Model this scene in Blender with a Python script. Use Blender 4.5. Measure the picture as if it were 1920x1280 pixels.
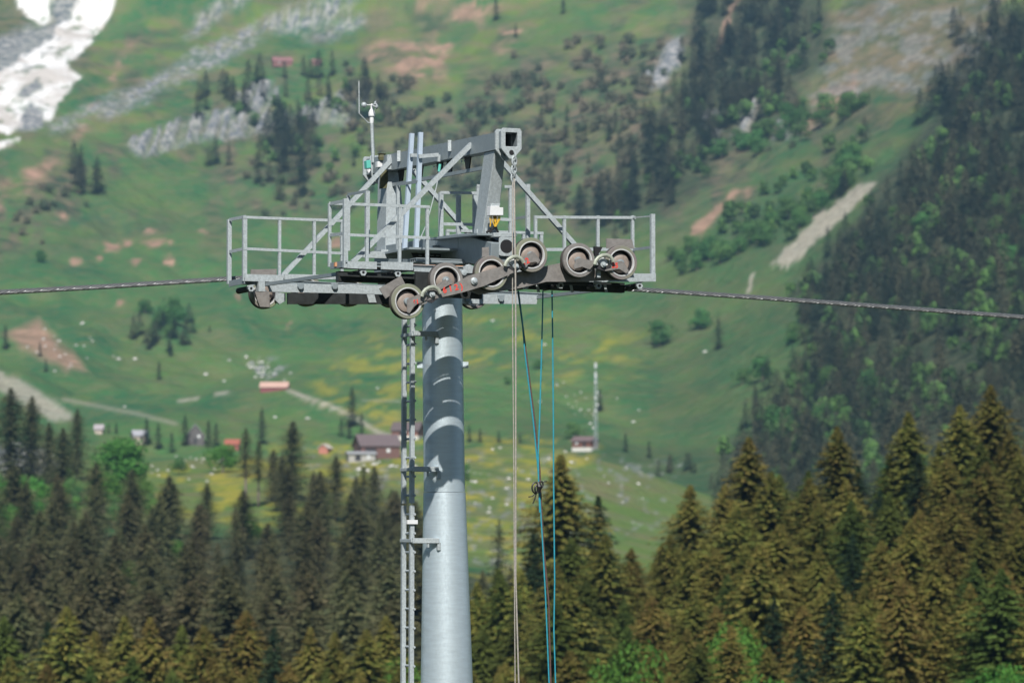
import bpy, bmesh, math, random
import numpy as np
from mathutils import Vector, Matrix
R = math.radians
rng = random.Random(7)
for o in list(bpy.data.objects): bpy.data.objects.remove(o)
S = bpy.context.scene
COL = S.collection

# ------------------------------------------------------------------ camera
F = 7040.0; PITCH = R(2.9); CP, SP = math.cos(PITCH), math.sin(PITCH)
cam = bpy.data.cameras.new('camera'); camo = bpy.data.objects.new('camera', cam); COL.objects.link(camo)
cam.sensor_width = 36; cam.lens = F / 1920 * 36
cam.clip_start = 0.5; cam.clip_end = 9000
camo.rotation_euler = (math.pi / 2 + PITCH, 0, 0)
cam.dof.use_dof = True; cam.dof.focus_distance = 54.0; cam.dof.aperture_fstop = 2.1
S.camera = camo
S.render.resolution_x, S.render.resolution_y = 1024, 682
# ------------------------------------------------------------------ light
SUN_AZ, SUN_EL = R(-2), R(41.5)        # azimuth measured from behind the camera towards the right
w = bpy.data.worlds.new("World"); S.world = w; w.use_nodes = True
nt = w.node_tree; bg = nt.nodes['Background']
sky = nt.nodes.new('ShaderNodeTexSky'); sky.sky_type = 'NISHITA'; sky.sun_disc = False
sky.sun_elevation = SUN_EL
sky.air_density = 1.0; sky.dust_density = 0.4; sky.ozone_density = 2.5; sky.altitude = 1300
sv = Vector((math.sin(SUN_AZ) * math.cos(SUN_EL), -math.cos(SUN_AZ) * math.cos(SUN_EL), math.sin(SUN_EL)))
sky.sun_rotation = math.atan2(sv.x, sv.y)
nt.links.new(sky.outputs[0], bg.inputs[0]); bg.inputs[1].default_value = 0.05
sl = bpy.data.lights.new('sun', 'SUN'); so = bpy.data.objects.new('sun', sl); COL.objects.link(so)
sl.energy = 5.0; sl.angle = R(0.5); sl.color = (1.0, 0.95, 0.87)
so.rotation_euler = (-sv).to_track_quat('-Z', 'Y').to_euler()
so.location = (30, -30, 60)
S.view_settings.view_transform = 'Standard'; S.view_settings.look = 'None'
S.view_settings.gamma = 1.0; S.view_settings.use_curve_mapping = False
S.view_settings.exposure = 0.50
S.render.engine = 'CYCLES'
S.cycles.volume_bounces = 0; S.cycles.max_bounces = 6; S.cycles.transparent_max_bounces = 8

# ------------------------------------------------------------------ projection helpers (target pixels, 1920 x 1280)
def ray(px, py):
    X = (px - 960) / F; Zc = (640 - py) / F
    return Vector((X, CP - SP * Zc, SP + CP * Zc))
def zpy(py, y): return y * math.tan(PITCH + math.atan((640 - py) / F))
def proj(p):
    d = p[1] * CP + p[2] * SP
    return 960 + F * p[0] / d, 640 - F * (-p[1] * SP + p[2] * CP) / d
PHI = R(22)
U = Vector((math.cos(PHI), math.sin(PHI), 0))       # along the rope, to the right and away
N_ = Vector((math.sin(PHI), -math.cos(PHI), 0))     # along the cross arm, towards the viewer
C0 = Vector(((828 - 960) / F * 55, 55, 0))
def P(px, py, s):
    d = ray(px, py)
    t = (s + C0.dot(N_)) / d.dot(N_)
    return d * t
def W(u, s, z): return C0 + U * u + N_ * s + Vector((0, 0, z))
def zs(py, s, u=0.0):
    p = C0 + N_ * s + U * u
    return zpy(py, p.y)

# ------------------------------------------------------------------ scene helpers
def tag(o, label=None, cat=None, group=None, kind=None):
    if label: o['label'] = label
    if cat: o['category'] = cat
    if group: o['group'] = group
    if kind: o['kind'] = kind
    return o
def empty(name, loc, label, cat, group=None):
    o = bpy.data.objects.new(name, None); o.location = loc; COL.objects.link(o)
    o.empty_display_size = 0.3
    return tag(o, label, cat, group)
WL = {}
def origin(o):
    return WL.get(o.name, Vector(o.location))
class MB:
    def __init__(s): s.v = []; s.f = []; s.mi = []
    def add(s, vs, fs, m=0):
        b = len(s.v); s.v += [tuple(v) for v in vs]; s.f += [tuple(i + b for i in f) for f in fs]; s.mi += [m] * len(fs)
    def hexa(s, c, m=0):
        s.add(c, [(0, 3, 2, 1), (4, 5, 6, 7), (0, 1, 5, 4), (1, 2, 6, 5), (2, 3, 7, 6), (3, 0, 4, 7)], m)
    def bar(s, p0, p1, w, h, up=(0, 0, 1), m=0, w2=None, h2=None):
        p0 = Vector(p0); p1 = Vector(p1); d = (p1 - p0).normalized(); up = Vector(up)
        if abs(d.dot(up.normalized())) > .97: up = N_ if abs(d.dot(N_)) < .9 else U
        a = d.cross(up).normalized(); b = a.cross(d).normalized()
        w2 = w if w2 is None else w2; h2 = h if h2 is None else h2
        c = []
        for p, ww, hh in ((p0, w, h), (p1, w2, h2)):
            c += [p - a * ww / 2 - b * hh / 2, p + a * ww / 2 - b * hh / 2, p + a * ww / 2 + b * hh / 2, p - a * ww / 2 + b * hh / 2]
        s.hexa(c, m)
    def angle(s, p0, p1, w, t=.006, n1=None, n2=None, m=0):
        # L profile: a flange of width w lying in n1 and one in n2
        p0 = Vector(p0); p1 = Vector(p1); d = (p1 - p0).normalized()
        n1 = (n1 - d * n1.dot(d)).normalized(); n2 = d.cross(n1)
        if n2.dot(N_) > 0: n2 = -n2
        prof = [(-w/2, 0), (w/2, 0), (w/2, t), (-w/2 + t, t), (-w/2 + t, w), (-w/2, w)]
        vs = [p + n1 * a + n2 * b for p in (p0, p1) for a, b in prof]
        k = len(prof)
        fs = [(i, (i + 1) % k, (i + 1) % k + k, i + k) for i in range(k)]
        fs += [(0, 3, 2, 1), (0, 5, 4, 3), (k, k+1, k+2, k+3), (k, k+3, k+4, k+5)]
        s.add(vs, fs, m)
    def tube(s, pts, r, n=8, m=0, cap=True):
        pts = [Vector(p) for p in pts]; rr = r if isinstance(r, (list, tuple)) else [r] * len(pts)
        b = len(s.v); prev = None
        for i, p in enumerate(pts):
            d = (pts[min(i + 1, len(pts) - 1)] - pts[max(i - 1, 0)]).normalized()
            ref = Vector((0, 0, 1)) if abs(d.z) < .95 else Vector((1, 0, 0))
            if prev is not None: a = (prev - d * prev.dot(d)).normalized()
            else: a = d.cross(ref).normalized()
            prev = a; c = d.cross(a)
            for k in range(n):
                t = 2 * math.pi * k / n
                s.v.append(tuple(p + (a * math.cos(t) + c * math.sin(t)) * rr[i]))
        for i in range(len(pts) - 1):
            for k in range(n):
                k2 = (k + 1) % n
                s.f.append((b + i*n + k, b + i*n + k2, b + (i+1)*n + k2, b + (i+1)*n + k)); s.mi.append(m)
        if cap:
            s.f.append(tuple(b + k for k in range(n))[::-1]); s.mi.append(m)
            s.f.append(tuple(b + (len(pts)-1)*n + k for k in range(n))); s.mi.append(m)
    def lathe(s, c, axis, prof, n=32, m=0):
        # prof: list of (radius, distance along axis)
        c = Vector(c); axis = Vector(axis).normalized()
        ref = Vector((0, 0, 1)) if abs(axis.z) < .95 else Vector((1, 0, 0))
        a = axis.cross(ref).normalized(); b2 = axis.cross(a); b = len(s.v)
        for r, h in prof:
            for k in range(n):
                t = 2 * math.pi * k / n
                s.v.append(tuple(c + axis * h + (a * math.cos(t) + b2 * math.sin(t)) * r))
        for i in range(len(prof) - 1):
            for k in range(n):
                k2 = (k + 1) % n
                s.f.append((b + i*n + k, b + i*n + k2, b + (i+1)*n + k2, b + (i+1)*n + k)); s.mi.append(m)
    def plate(s, pts, nrm, t, m=0):
        # extruded polygon; pts front face, thickness t backwards along -nrm
        pts = [Vector(p) for p in pts]; k = len(pts); nrm = Vector(nrm)
        vs = pts + [p - nrm * t for p in pts]
        s.add(vs, [tuple(range(k)), tuple(range(k, 2*k))[::-1]] + [(i, i + k, (i+1) % k + k, (i+1) % k) for i in range(k)], m)
    def build(s, name, mats, parent=None, smooth=False, loc=None, bevel=0):
        off = Vector((0, 0, 0))
        if parent is not None: off = origin(parent)
        elif loc is not None: off = Vector(loc)
        me = bpy.data.meshes.new(name)
        me.from_pydata([tuple(Vector(v) - off) for v in s.v], [], s.f)
        if not isinstance(mats, (list, tuple)): mats = [mats]
        for m in mats: me.materials.append(m)
        me.polygons.foreach_set('material_index', s.mi)
        if smooth: me.polygons.foreach_set('use_smooth', [True] * len(s.f))
        bm = bmesh.new(); bm.from_mesh(me); bmesh.ops.recalc_face_normals(bm, faces=bm.faces); bm.to_mesh(me); bm.free()
        if smooth:
            try: me.set_sharp_from_angle(angle=R(35))
            except Exception: pass
        o = bpy.data.objects.new(name, me); COL.objects.link(o)
        if parent is not None: o.parent = parent; WL[o.name] = off
        else: o.location = off
        if bevel:
            b = o.modifiers.new('bevel', 'BEVEL'); b.width = bevel; b.segments = 1; b.limit_method = 'ANGLE'
        return o

# ------------------------------------------------------------------ materials
def mat(name, col=(.5, .5, .5), rough=.6, metal=0.0, noise=0.0, scale=8.0, col2=None, bump=0.0, bscale=None, spec=None, stretch=None, rnd=0.0):
    m = bpy.data.materials.new(name); m.use_nodes = True; n = m.node_tree.nodes; l = m.node_tree.links
    b = n['Principled BSDF']; b.inputs['Roughness'].default_value = rough; b.inputs['Metallic'].default_value = metal
    if spec is not None: b.inputs['Specular IOR Level'].default_value = spec
    tc = n.new('ShaderNodeTexCoord'); mp = n.new('ShaderNodeMapping'); l.new(tc.outputs['Object'], mp.inputs[0])
    if stretch: mp.inputs['Scale'].default_value = stretch
    t = n.new('ShaderNodeTexNoise'); t.inputs['Scale'].default_value = scale; t.inputs['Detail'].default_value = 6; t.inputs['Roughness'].default_value = .6
    l.new(mp.outputs[0], t.inputs['Vector'])
    c2 = col2 or tuple(max(0, c * (1 - noise)) for c in col)
    cr = n.new('ShaderNodeValToRGB'); cr.color_ramp.elements[0].position = .36; cr.color_ramp.elements[1].position = .64
    cr.color_ramp.elements[0].color = (*c2, 1); cr.color_ramp.elements[1].color = (*col, 1)
    l.new(t.outputs[0], cr.inputs[0]); out = cr.outputs[0]
    if rnd:
        oi = n.new('ShaderNodeObjectInfo'); hs = n.new('ShaderNodeHueSaturation'); mr = n.new('ShaderNodeMapRange')
        mr.inputs['To Min'].default_value = 1 - rnd; mr.inputs['To Max'].default_value = 1 + rnd
        l.new(oi.outputs['Random'], mr.inputs[0]); l.new(mr.outputs[0], hs.inputs['Value']); l.new(out, hs.inputs['Color']); out = hs.outputs[0]
    l.new(out, b.inputs['Base Color'])
    if bump:
        t2 = n.new('ShaderNodeTexNoise'); t2.inputs['Scale'].default_value = bscale or scale * 3; t2.inputs['Detail'].default_value = 4
        l.new(mp.outputs[0], t2.inputs['Vector'])
        bp = n.new('ShaderNodeBump'); bp.inputs['Strength'].default_value = bump; bp.inputs['Distance'].default_value = .02
        l.new(t2.outputs[0], bp.inputs['Height']); l.new(bp.outputs[0], b.inputs['Normal'])
    return m
def galv(name, col, rough=.42, metal=.55, spangle=.16, nsc=30):
    m = mat(name, col, rough, metal, .22 if nsc > 10 else .10, nsc, bump=0, stretch=(1, 1, 1) if nsc > 10 else (1, 1, 6))
    n = m.node_tree.nodes; l = m.node_tree.links; b = n['Principled BSDF']
    tc = n.new('ShaderNodeTexCoord'); v = n.new('ShaderNodeTexVoronoi'); v.inputs['Scale'].default_value = 70
    l.new(tc.outputs['Object'], v.inputs['Vector'])
    mr = n.new('ShaderNodeMapRange'); mr.inputs['To Min'].default_value = rough - (.12 if nsc > 10 else .05); mr.inputs['To Max'].default_value = rough + (.16 if nsc > 10 else .05)
    l.new(v.outputs['Color'], mr.inputs[0]); l.new(mr.outputs[0], b.inputs['Roughness'])
    # spangle: each crystal tilts a little
    sub = n.new('ShaderNodeVectorMath'); sub.operation = 'SUBTRACT'; sub.inputs[1].default_value = (.5, .5, .5)
    l.new(v.outputs['Color'], sub.inputs[0])
    sc = n.new('ShaderNodeVectorMath'); sc.operation = 'SCALE'; sc.inputs['Scale'].default_value = spangle; l.new(sub.outputs[0], sc.inputs[0])
    g = n.new('ShaderNodeNewGeometry'); ad = n.new('ShaderNodeVectorMath'); l.new(g.outputs['Normal'], ad.inputs[0]); l.new(sc.outputs[0], ad.inputs[1])
    nm = n.new('ShaderNodeVectorMath'); nm.operation = 'NORMALIZE'; l.new(ad.outputs[0], nm.inputs[0]); l.new(nm.outputs[0], b.inputs['Normal'])
    return m
M = {}
M['galv'] = galv('galvanised_steel', (.40, .45, .475), .52, .25)
M['column'] = galv('galvanised_column', (.58, .68, .745), .42, .62, .05, 4)
M['galv_dk'] = mat('dark_galvanised_steel', (.24, .285, .31), .5, .25, .12, 12)  # darker copy of galv; the lifting beam's dim side is put into this colour
M['blue'] = mat('blue_tinted_aluminium', (.44, .53, .64), .4, .2, .08, 12)
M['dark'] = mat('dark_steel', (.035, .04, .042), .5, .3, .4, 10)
M['plate'] = mat('brown_grey_steel_plate', (.24, .228, .22), .5, .25, .25, 14, bump=.15)
M['tyre'] = mat('rubber_tyre', (.20, .23, .15), .4, .0, .35, 3, col2=(.17, .145, .15))
M['tyre_side'] = mat('black_rubber', (.035, .03, .028), .6, 0, .3, 10)
M['rim'] = mat('machined_rim', (.60, .61, .62), .35, .3, .12, 20)
M['hub'] = mat('tan_hub_disc', (.30, .25, .22), .5, .15, .3, 9)
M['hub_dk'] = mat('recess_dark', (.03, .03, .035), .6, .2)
M['white'] = mat('white_paint', (.62, .64, .66), .5, 0, .10, 6)
M['handle'] = mat('green_grey_tube', (.36, .39, .33), .45, .2, .25, 12)
M['red'] = mat('red_paint', (.75, .06, .04), .6, 0, .35, 60)
M['wood'] = mat('fresh_timber', (.60, .30, .16), .8, 0, .35, 20, stretch=(1, 1, 6))
M['cable_y'] = mat('yellow_wire', (.55, .34, .03), .5)
M['cable_b'] = mat('black_cable', (.012, .012, .014), .5)
M['rope'] = mat('steel_rope', (.17, .18, .19), .36, .4, .35, 40)
M['teal_rope'] = mat('teal_rope', (.02, .27, .36), .6, 0, .2, 30)
M['beige_rope'] = mat('beige_rope', (.34, .32, .29), .8, 0, .3, 30)
M['brown_rope'] = mat('brown_rope', (.11, .06, .05), .8, 0, .3, 30)
M['teal_box'] = mat('teal_plastic', (.10, .42, .36), .5)
M['olive'] = mat('olive_cover', (.10, .10, .05), .7, 0, .3, 20)

HAZE = 0.000088
# ------------------------------------------------------------------ terrain
def vnoise(x, y, seed=0):
    xi = np.floor(x).astype(np.int64); yi = np.floor(y).astype(np.int64); xf = x - xi; yf = y - yi
    def h(a, b):
        n = (a * 374761393 + b * 668265263 + seed * 1442695041) & 0x7fffffff
        n = ((n ^ (n >> 13)) * 1274126177) & 0x7fffffff
        return ((n ^ (n >> 16)) & 0xffff) / 65535.0
    u = xf * xf * (3 - 2 * xf); v = yf * yf * (3 - 2 * yf)
    return (h(xi, yi) * (1-u) + h(xi+1, yi) * u) * (1-v) + (h(xi, yi+1) * (1-u) + h(xi+1, yi+1) * u) * v
def fbm(x, y, oct=4, seed=0):
    a = 0; am = 1; tot = 0
    for i in range(oct): a = a + am * vnoise(x * 2**i, y * 2**i, seed + i * 17); tot += am; am *= .5
    return a / tot
ROWN = [5, 55, 150, 250, 300, 350, 420, 500, 600, 700, 850, 1000, 1080, 1200, 1400, 1600, 1800, 2100, 2500, 3000, 4200]
# screen heights (target pixels) of the bare ground by column; values below 250 m are heights in metres
TAB = {
 -1500: [-1.8, -12, -24, -28, -29, -28.5, -29, -26, -19, -10, 960, 870, 830, 800, 740, 640, 520, 300, 50, -250, -600],
 0:    [-1.8, -12, -24, -28, -29, -28.5, -29, -26, -19, -10, 975, 890, 862, 840, 800, 720, 630, 420, 170, -90, -500],
 300:  [-1.8, -12, -24, -28, -29, -28.5, -29, -26, -19, -9, 985, 900, 868, 895, 825, 760, 680, 480, 220, -80, -480],
 600:  [-1.8, -12, -24, -28, -29, -28.5, -29, -26, -19, -9, 970, 890, 850, 885, 812, 735, 650, 470, 220, -60, -450],
 850:  [-1.8, -12, -23, -28, -28, -27, -27, -24, -17, 1150, 1060, 900, 835, 885, 825, 735, 640, 450, 200, -80, -450],
 1050: [-1.8, -12, -22, -25, -22, -19, -20, -21, -17, 1150, 1060, 920, 838, 890, 838, 750, 620, 400, 150, -110, -450],
 1250: [-1.8, -12, -20, -23, -18, -14, -16, -18, -16, 1180, 1090, 975, 885, 940, 865, 740, 570, 340, 100, -170, -520],
 1450: [-1.8, -12, -19, -22, -15, -11, -13, -16, -15, 1180, 1100, 1030, 980, 905, 790, 640, 490, 280, 60, -250, -600],
 1700: [-1.8, -12, -18, -20, -12, -7, -9, -12, -10, 1130, 1050, 980, 900, 810, 690, 510, 360, 150, -80, -400, -700],
 1920: [-1.8, -12, -17, -19, -9, -4, -6, -8, -6, 1060, 990, 910, 850, 740, 580, 410, 260, 40, -200, -500, -800],
 3400: [-1.8, -12, -15, -15, -4, 4, 4, 4, 8, 900, 800, 700, 620, 500, 300, 100, -100, -300, -500, -700, -900]}
ykeys = np.array(ROWN, float); pk = np.array(sorted(TAB), float)
tabz = np.array([[ (v if v < 100 and y < 710 and v > -60 else zpy(v, y)) for v, y in zip(TAB[int(k)], ROWN)] for k in pk])
ys = np.concatenate([np.geomspace(5, 250, 40, endpoint=False), np.linspace(250, 700, 60, endpoint=False), np.linspace(700, 1000, 60, endpoint=False), np.linspace(1000, 2750, 330, endpoint=False), np.linspace(2750, 4200, 30)])
xs = np.concatenate([np.linspace(-12000, -1500, 14, endpoint=False), np.linspace(-1500, -120, 60, endpoint=False), np.linspace(-120, 2040, 400, endpoint=False), np.linspace(2040, 3400, 60, endpoint=False), np.linspace(3400, 14000, 14)])
def pchip_cols(z):   # smooth the rows: interpolate linearly in log-space then blur
    return np.interp(np.log(ys), np.log(ykeys), z)
A = np.array([pchip_cols(z) for z in tabz])            # keys x rows
B = np.empty((len(xs), len(ys)))
for j in range(len(ys)): B[:, j] = np.interp(xs, pk, A[:, j])
def blur(a, k, axis):
    ker = np.hanning(k + 2)[1:-1]; ker /= ker.sum(); pad = [(0, 0), (0, 0)]; pad[axis] = (k // 2, k - 1 - k // 2)
    return np.apply_along_axis(lambda v: np.convolve(v, ker, 'valid'), axis, np.pad(a, pad, mode='edge'))
B = blur(B, 61, 0)
B[:, 100:] = blur(B, 15, 1)[:, 100:]
YY, XX = np.meshgrid(ys, xs); WX = np.clip((XX - 960) / F * YY, -1500 - XX * .002, 1500 + XX * .002)
amp = np.clip((YY - 900) / 500, 0, 1)
def polymask(pts, px, py, soft=6.0):
    # signed-distance style soft polygon mask
    pts = np.array(pts, float); inside = np.zeros(px.shape, bool); dist = np.full(px.shape, 1e9)
    for i in range(len(pts)):
        x0, y0 = pts[i]; x1, y1 = pts[(i + 1) % len(pts)]
        c = ((y0 > py) != (y1 > py)) & (px < (x1 - x0) * (py - y0) / ((y1 - y0) if y1 != y0 else 1e-9) + x0); inside ^= c
        t = np.clip(((px - x0) * (x1 - x0) + (py - y0) * (y1 - y0)) / ((x1 - x0)**2 + (y1 - y0)**2 + 1e-9), 0, 1)
        dist = np.minimum(dist, np.hypot(px - x0 - t * (x1 - x0), py - y0 - t * (y1 - y0)))
    sd = np.where(inside, dist, -dist); return np.clip(.5 + sd / (2 * soft), 0, 1)
def linemask(pts, px, py, wdt, soft=3):
    dist = np.full(px.shape, 1e9); pts = np.array(pts, float)
    for (x0, y0), (x1, y1) in zip(pts, pts[1:]):
        t = np.clip(((px - x0) * (x1 - x0) + (py - y0) * (y1 - y0)) / ((x1 - x0)**2 + (y1 - y0)**2 + 1e-9), 0, 1)
        dist = np.minimum(dist, np.hypot(px - x0 - t * (x1 - x0), py - y0 - t * (y1 - y0)))
    return np.clip(.5 + (wdt / 2 - dist) / (2 * soft), 0, 1)
def toscreen(z):
    d = YY * CP + z * SP; return 960 + F * WX / d, 640 - F * (-YY * SP + z * CP) / d
# first relief
B = B + amp * (fbm(WX / 90, YY / 140, 4, 3) - .5) * 20 + amp * (fbm((WX + YY * .5) / 24, YY / 60, 4, 8) - .5) * 9 + (1 - amp) * (fbm(WX / 30, YY / 30, 3, 5) - .5) * np.clip(YY / 300, 0, 1.5)
# diagonal gullies on the far left slope and the right flank
SX, SY = toscreen(B)
far = YY > 1150
wx = SX + (fbm(SX / 55, SY / 55, 4, 21) - .5) * 46; wy = SY + (fbm(SX / 55, SY / 55, 4, 22) - .5) * 40
fx = SX + (fbm(SX / 14, SY / 14, 3, 31) - .5) * 18; fy = SY + (fbm(SX / 14, SY / 14, 3, 32) - .5) * 16
def pmf(pts, soft=4): return polymask(pts, fx, fy, soft) * far
def pmw(pts, soft=10): return polymask(pts, wx, wy, soft) * far
snow = np.zeros_like(B); rock = np.zeros_like(B); dirt = np.zeros_like(B); path = np.zeros_like(B)
yel = np.zeros_like(B); shrub = np.zeros_like(B); forest = np.zeros_like(B); dry = np.zeros_like(B)
mx = np.maximum
for p in ([(163, -60), (232, -60), (217, 0), (205, 35), (172, 78), (148, 105), (130, 112), (136, 132), (155, 145), (128, 172), (108, 202), (88, 234), (78, 208), (60, 188), (40, 207), (42, 228), (18, 250), (-60, 235), (-60, 150), (12, 132), (42, 102), (95, 78), (112, 48), (135, 35)],
          [(40, -60), (100, -60), (96, 0), (93, 38), (80, 50), (45, 30), (30, 0)], [(-40, 268), (40, 257), (38, 262), (-10, 280), (-40, 290)]): snow = mx(snow, pmf(p, 3))
snow *= 1 - .75 * np.clip((fbm(SX / 16, SY / 9, 4, 33) - .61) * 7, 0, 1)
rock = mx(rock, pmf([(27, 176), (45, 160), (75, 150), (80, 162), (55, 182)], 3))
snow *= 1 - pmf([(27, 176), (45, 160), (75, 150), (80, 162), (55, 182)], 3)
rock = mx(rock, pmf([(-60, 95), (45, 50), (97, 45), (100, -60), (185, -60), (110, 90), (40, 135), (-60, 160)], 8) * .9)
rock = mx(rock, pmf([(30, 215), (60, 185), (85, 215), (80, 240), (30, 245)], 5))
talus = [[(90, 235), (205, 180), (300, 140), (370, 92), (470, 52), (490, 75), (420, 118), (330, 160), (250, 190), (100, 250)], [(480, 45), (570, 5), (660, -20), (690, -20), (640, 30), (590, 60), (500, 62)],
 [(345, 75), (375, 25), (440, -10), (480, -10), (400, 40), (375, 62)], [(565, 75), (640, 40), (690, 25), (690, 40), (620, 75)], [(180, 215), (260, 180), (300, 165), (290, 185), (200, 225)]]
tn = np.clip((fbm(SX / 6, SY / 4.5, 4, 41) - .42) * 5, 0, 1)
for p in talus: rock = mx(rock, pmf(p, 9) * (.35 + .65 * tn))
cliff = [[(240, 275), (255, 255), (300, 235), (350, 222), (385, 205), (390, 225), (395, 262), (360, 272), (300, 288), (262, 292)], [(380, 205), (440, 205), (442, 175), (480, 158), (512, 150), (522, 190), (500, 205), (560, 210), (600, 190), (640, 172), (690, 172), (690, 215), (640, 235), (560, 232), (500, 250), (440, 262), (395, 262)],
 [(1200, 150), (1235, 105), (1262, 70), (1282, 62), (1278, 118), (1238, 168), (1205, 172)], [(1318, 205), (1340, 205), (1358, 240), (1340, 270), (1316, 290), (1310, 250)], [(1440, 235), (1490, 222), (1510, 232), (1480, 258), (1448, 262)], [(1395, 190), (1425, 170), (1410, 230), (1385, 260), (1378, 250)]]
cm = np.zeros_like(B)
for p in cliff: cm = mx(cm, pmf(p, 4))
streak = np.clip((fbm(SX / 7 + SY / 22, SY / 60, 3, 44) - .40) * 6, 0, 1)
rock = mx(rock, cm * (.35 + .65 * streak))
big = pmw([(1560, 40), (1700, -30), (1900, -30), (1890, 60), (1800, 150), (1720, 190), (1650, 170), (1560, 220), (1500, 240), (1540, 120)], 16)
rock = mx(rock, big * np.clip((fbm(SX / 22, SY / 12, 4, 47) - .45) * 4, 0, .45)); dry = mx(dry, big * .5); BIG = big; dirt = mx(dirt, big * .28 * np.clip((fbm(SX / 30, SY / 18, 4, 48) - .3) * 3, 0, 1))
for p in ([(675, 100), (720, 75), (800, 82), (850, 30), (880, -20), (960, -20), (900, 50), (850, 82), (830, 130), (760, 150), (690, 112)], [(760, 135), (830, 120), (840, 145), (780, 155)], [(930, 92), (965, 84), (965, 95), (935, 100)],
          [(780, 30), (810, 10), (850, -20), (800, -20)], [(100, 300), (150, 230), (245, 75), (258, 72), (180, 200), (130, 300), (60, 352), (-10, 395), (-10, 350)]): dirt = mx(dirt, pmf(p, 10) * np.clip((fbm(wx / 40, wy / 14, 3, 51) - .36) * 5, 0, 1) * .9)
for x, y, a, b in ((210, 462, 12, 8), (237, 455, 9, 5), (290, 456, 20, 6), (318, 490, 9, 8), (142, 493, 10, 7), (256, 491, 6, 5), (318, 455, 5, 5), (380, 436, 8, 4), (190, 480, 7, 6), (632, 455, 14, 8), (225, 567, 8, 7), (445, 555, 5, 5), (540, 610, 5, 5), (120, 405, 8, 5), (60, 325, 20, 10), (280, 435, 8, 4), (960, 60, 20, 5)):
    dirt = mx(dirt, np.clip(1.5 - np.hypot((fx - x) / a, (fy - y) / b), 0, 1) * far)
dirt = mx(dirt, pmw([(15, 625), (80, 598), (112, 640), (165, 695), (130, 700), (60, 655)], 9) * .9)
dirt = mx(dirt, pmw([(1490, 245), (1560, 165), (1605, 125), (1590, 195), (1545, 225), (1510, 255)], 10) * .8)
dirt = mx(dirt, pmf([(1295, 428), (1380, 354), (1388, 360), (1330, 425), (1300, 445)], 4) * .9); dirt = mx(dirt, pmf([(1392, 362), (1410, 352), (1400, 372)], 3) * .7)
dirt = mx(dirt, linemask([(1345, 100), (1362, 40), (1385, -10)], fx, fy, 9) * far * .9)
path = mx(path, pmf([(1447, 495), (1480, 455), (1540, 400), (1600, 355), (1636, 335), (1640, 342), (1590, 398), (1530, 455), (1480, 503)], 2.5))
path = mx(path, pmf([(1403, 522), (1416, 514), (1412, 545), (1403, 547)], 2)); path = mx(path, linemask([(1385, 270), (1410, 225), (1425, 180)], fx, fy, 8) * far * .6)
path = mx(path, linemask([(540, 731), (572, 744), (610, 757), (650, 774), (685, 795), (712, 812), (735, 817)], SX, SY, 7, 2) * far)
path = mx(path, linemask([(120, 748), (190, 762), (260, 776), (330, 794)], SX, SY, 6, 3) * far * .6)
path = mx(path, pmf([(-20, 690), (40, 712), (90, 745), (140, 782), (95, 790), (20, 745), (-20, 720)], 5) * .9)
path = mx(path, linemask([(335, 752), (372, 746)], SX, SY, 5, 2) * far); path = mx(path, linemask([(405, 738), (428, 735)], SX, SY, 5, 2) * far)
path = mx(path, linemask([(680, 750), (755, 752)], SX, SY, 3, 2) * far * .6)
ystr = np.clip((fbm((SX + SY * .5) / 34, (SY * 1.0 + SX * .22) / 9, 4, 61) - .47) * 7, 0, 1)
ymid = polymask([(560, 690), (700, 630), (900, 590), (1020, 590), (1230, 640), (1220, 690), (1060, 700), (960, 740), (780, 780), (760, 830), (620, 760), (560, 740)], wx, wy, 25) * far
yel = mx(yel, ymid * ystr * .40 * np.clip((fbm(SX / 90, SY / 45, 3, 63) - .36) * 5, 0, 1))
yk = polymask([(250, 900), (420, 850), (560, 825), (760, 818), (1000, 818), (1130, 838), (1000, 980), (1000, 1090), (850, 1090), (560, 1010), (300, 960)], SX, SY, 10) * (YY > 700)
yel = mx(yel, yk * np.clip((fbm((SX) / 34, SY / 9, 4, 66) - .50) * 5, 0, 1) * .5)
rr = np.clip((fbm(SX / 11, SY / 8, 3, 71) - .60) * 8, 0, 1)
rock = mx(rock, rr * polymask([(560, 840), (1290, 860), (1240, 980), (1000, 1090), (620, 1000)], SX, SY, 10) * .55 * (YY > 700))
rock = mx(rock, polymask([(-40, 835), (90, 840), (110, 870), (80, 890), (-40, 880)], fx, fy, 6) * (YY > 700) * .8)
rock = mx(rock, pmf([(455, 660), (500, 665), (540, 690), (500, 712), (470, 700)], 5) * rr)
shn = np.clip((fbm(SX / 24, SY / 20, 4, 81) - .40) * 4, 0, 1)
shrub = mx(shrub, pmw([(640, 130), (780, 150), (760, 200), (900, 190), (960, 110), (1230, 70), (1300, -20), (1560, -20), (1560, 120), (1440, 300), (1330, 400), (1060, 460), (960, 400), (760, 330), (660, 240)], 25) * (.35 + .65 * shn))
shrub = mx(shrub, pmw([(350, 170), (640, 230), (680, 380), (560, 420), (420, 400), (380, 290)], 20) * shn * .9); shrub = mx(shrub, pmw([(-40, 380), (120, 300), (240, 230), (230, 320), (150, 400), (-40, 520)], 20) * shn * .9)
shrub = mx(shrub, pmw([(-40, -20), (80, -20), (30, 100), (-40, 120)], 15)*.7)
fl = pmw([(1480, 545), (1600, 400), (1720, 240), (1800, 80), (2200, -100), (2200, 1100), (1360, 1080), (1350, 850), (1500, 740), (1520, 620)], 18)
fl = mx(fl, pmw([(1290, 60), (1330, -30), (1560, -30), (1550, 110), (1430, 240), (1330, 330), (1240, 400), (1090, 440), (1080, 390), (1200, 280), (1280, 170)], 18) * .8)
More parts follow.
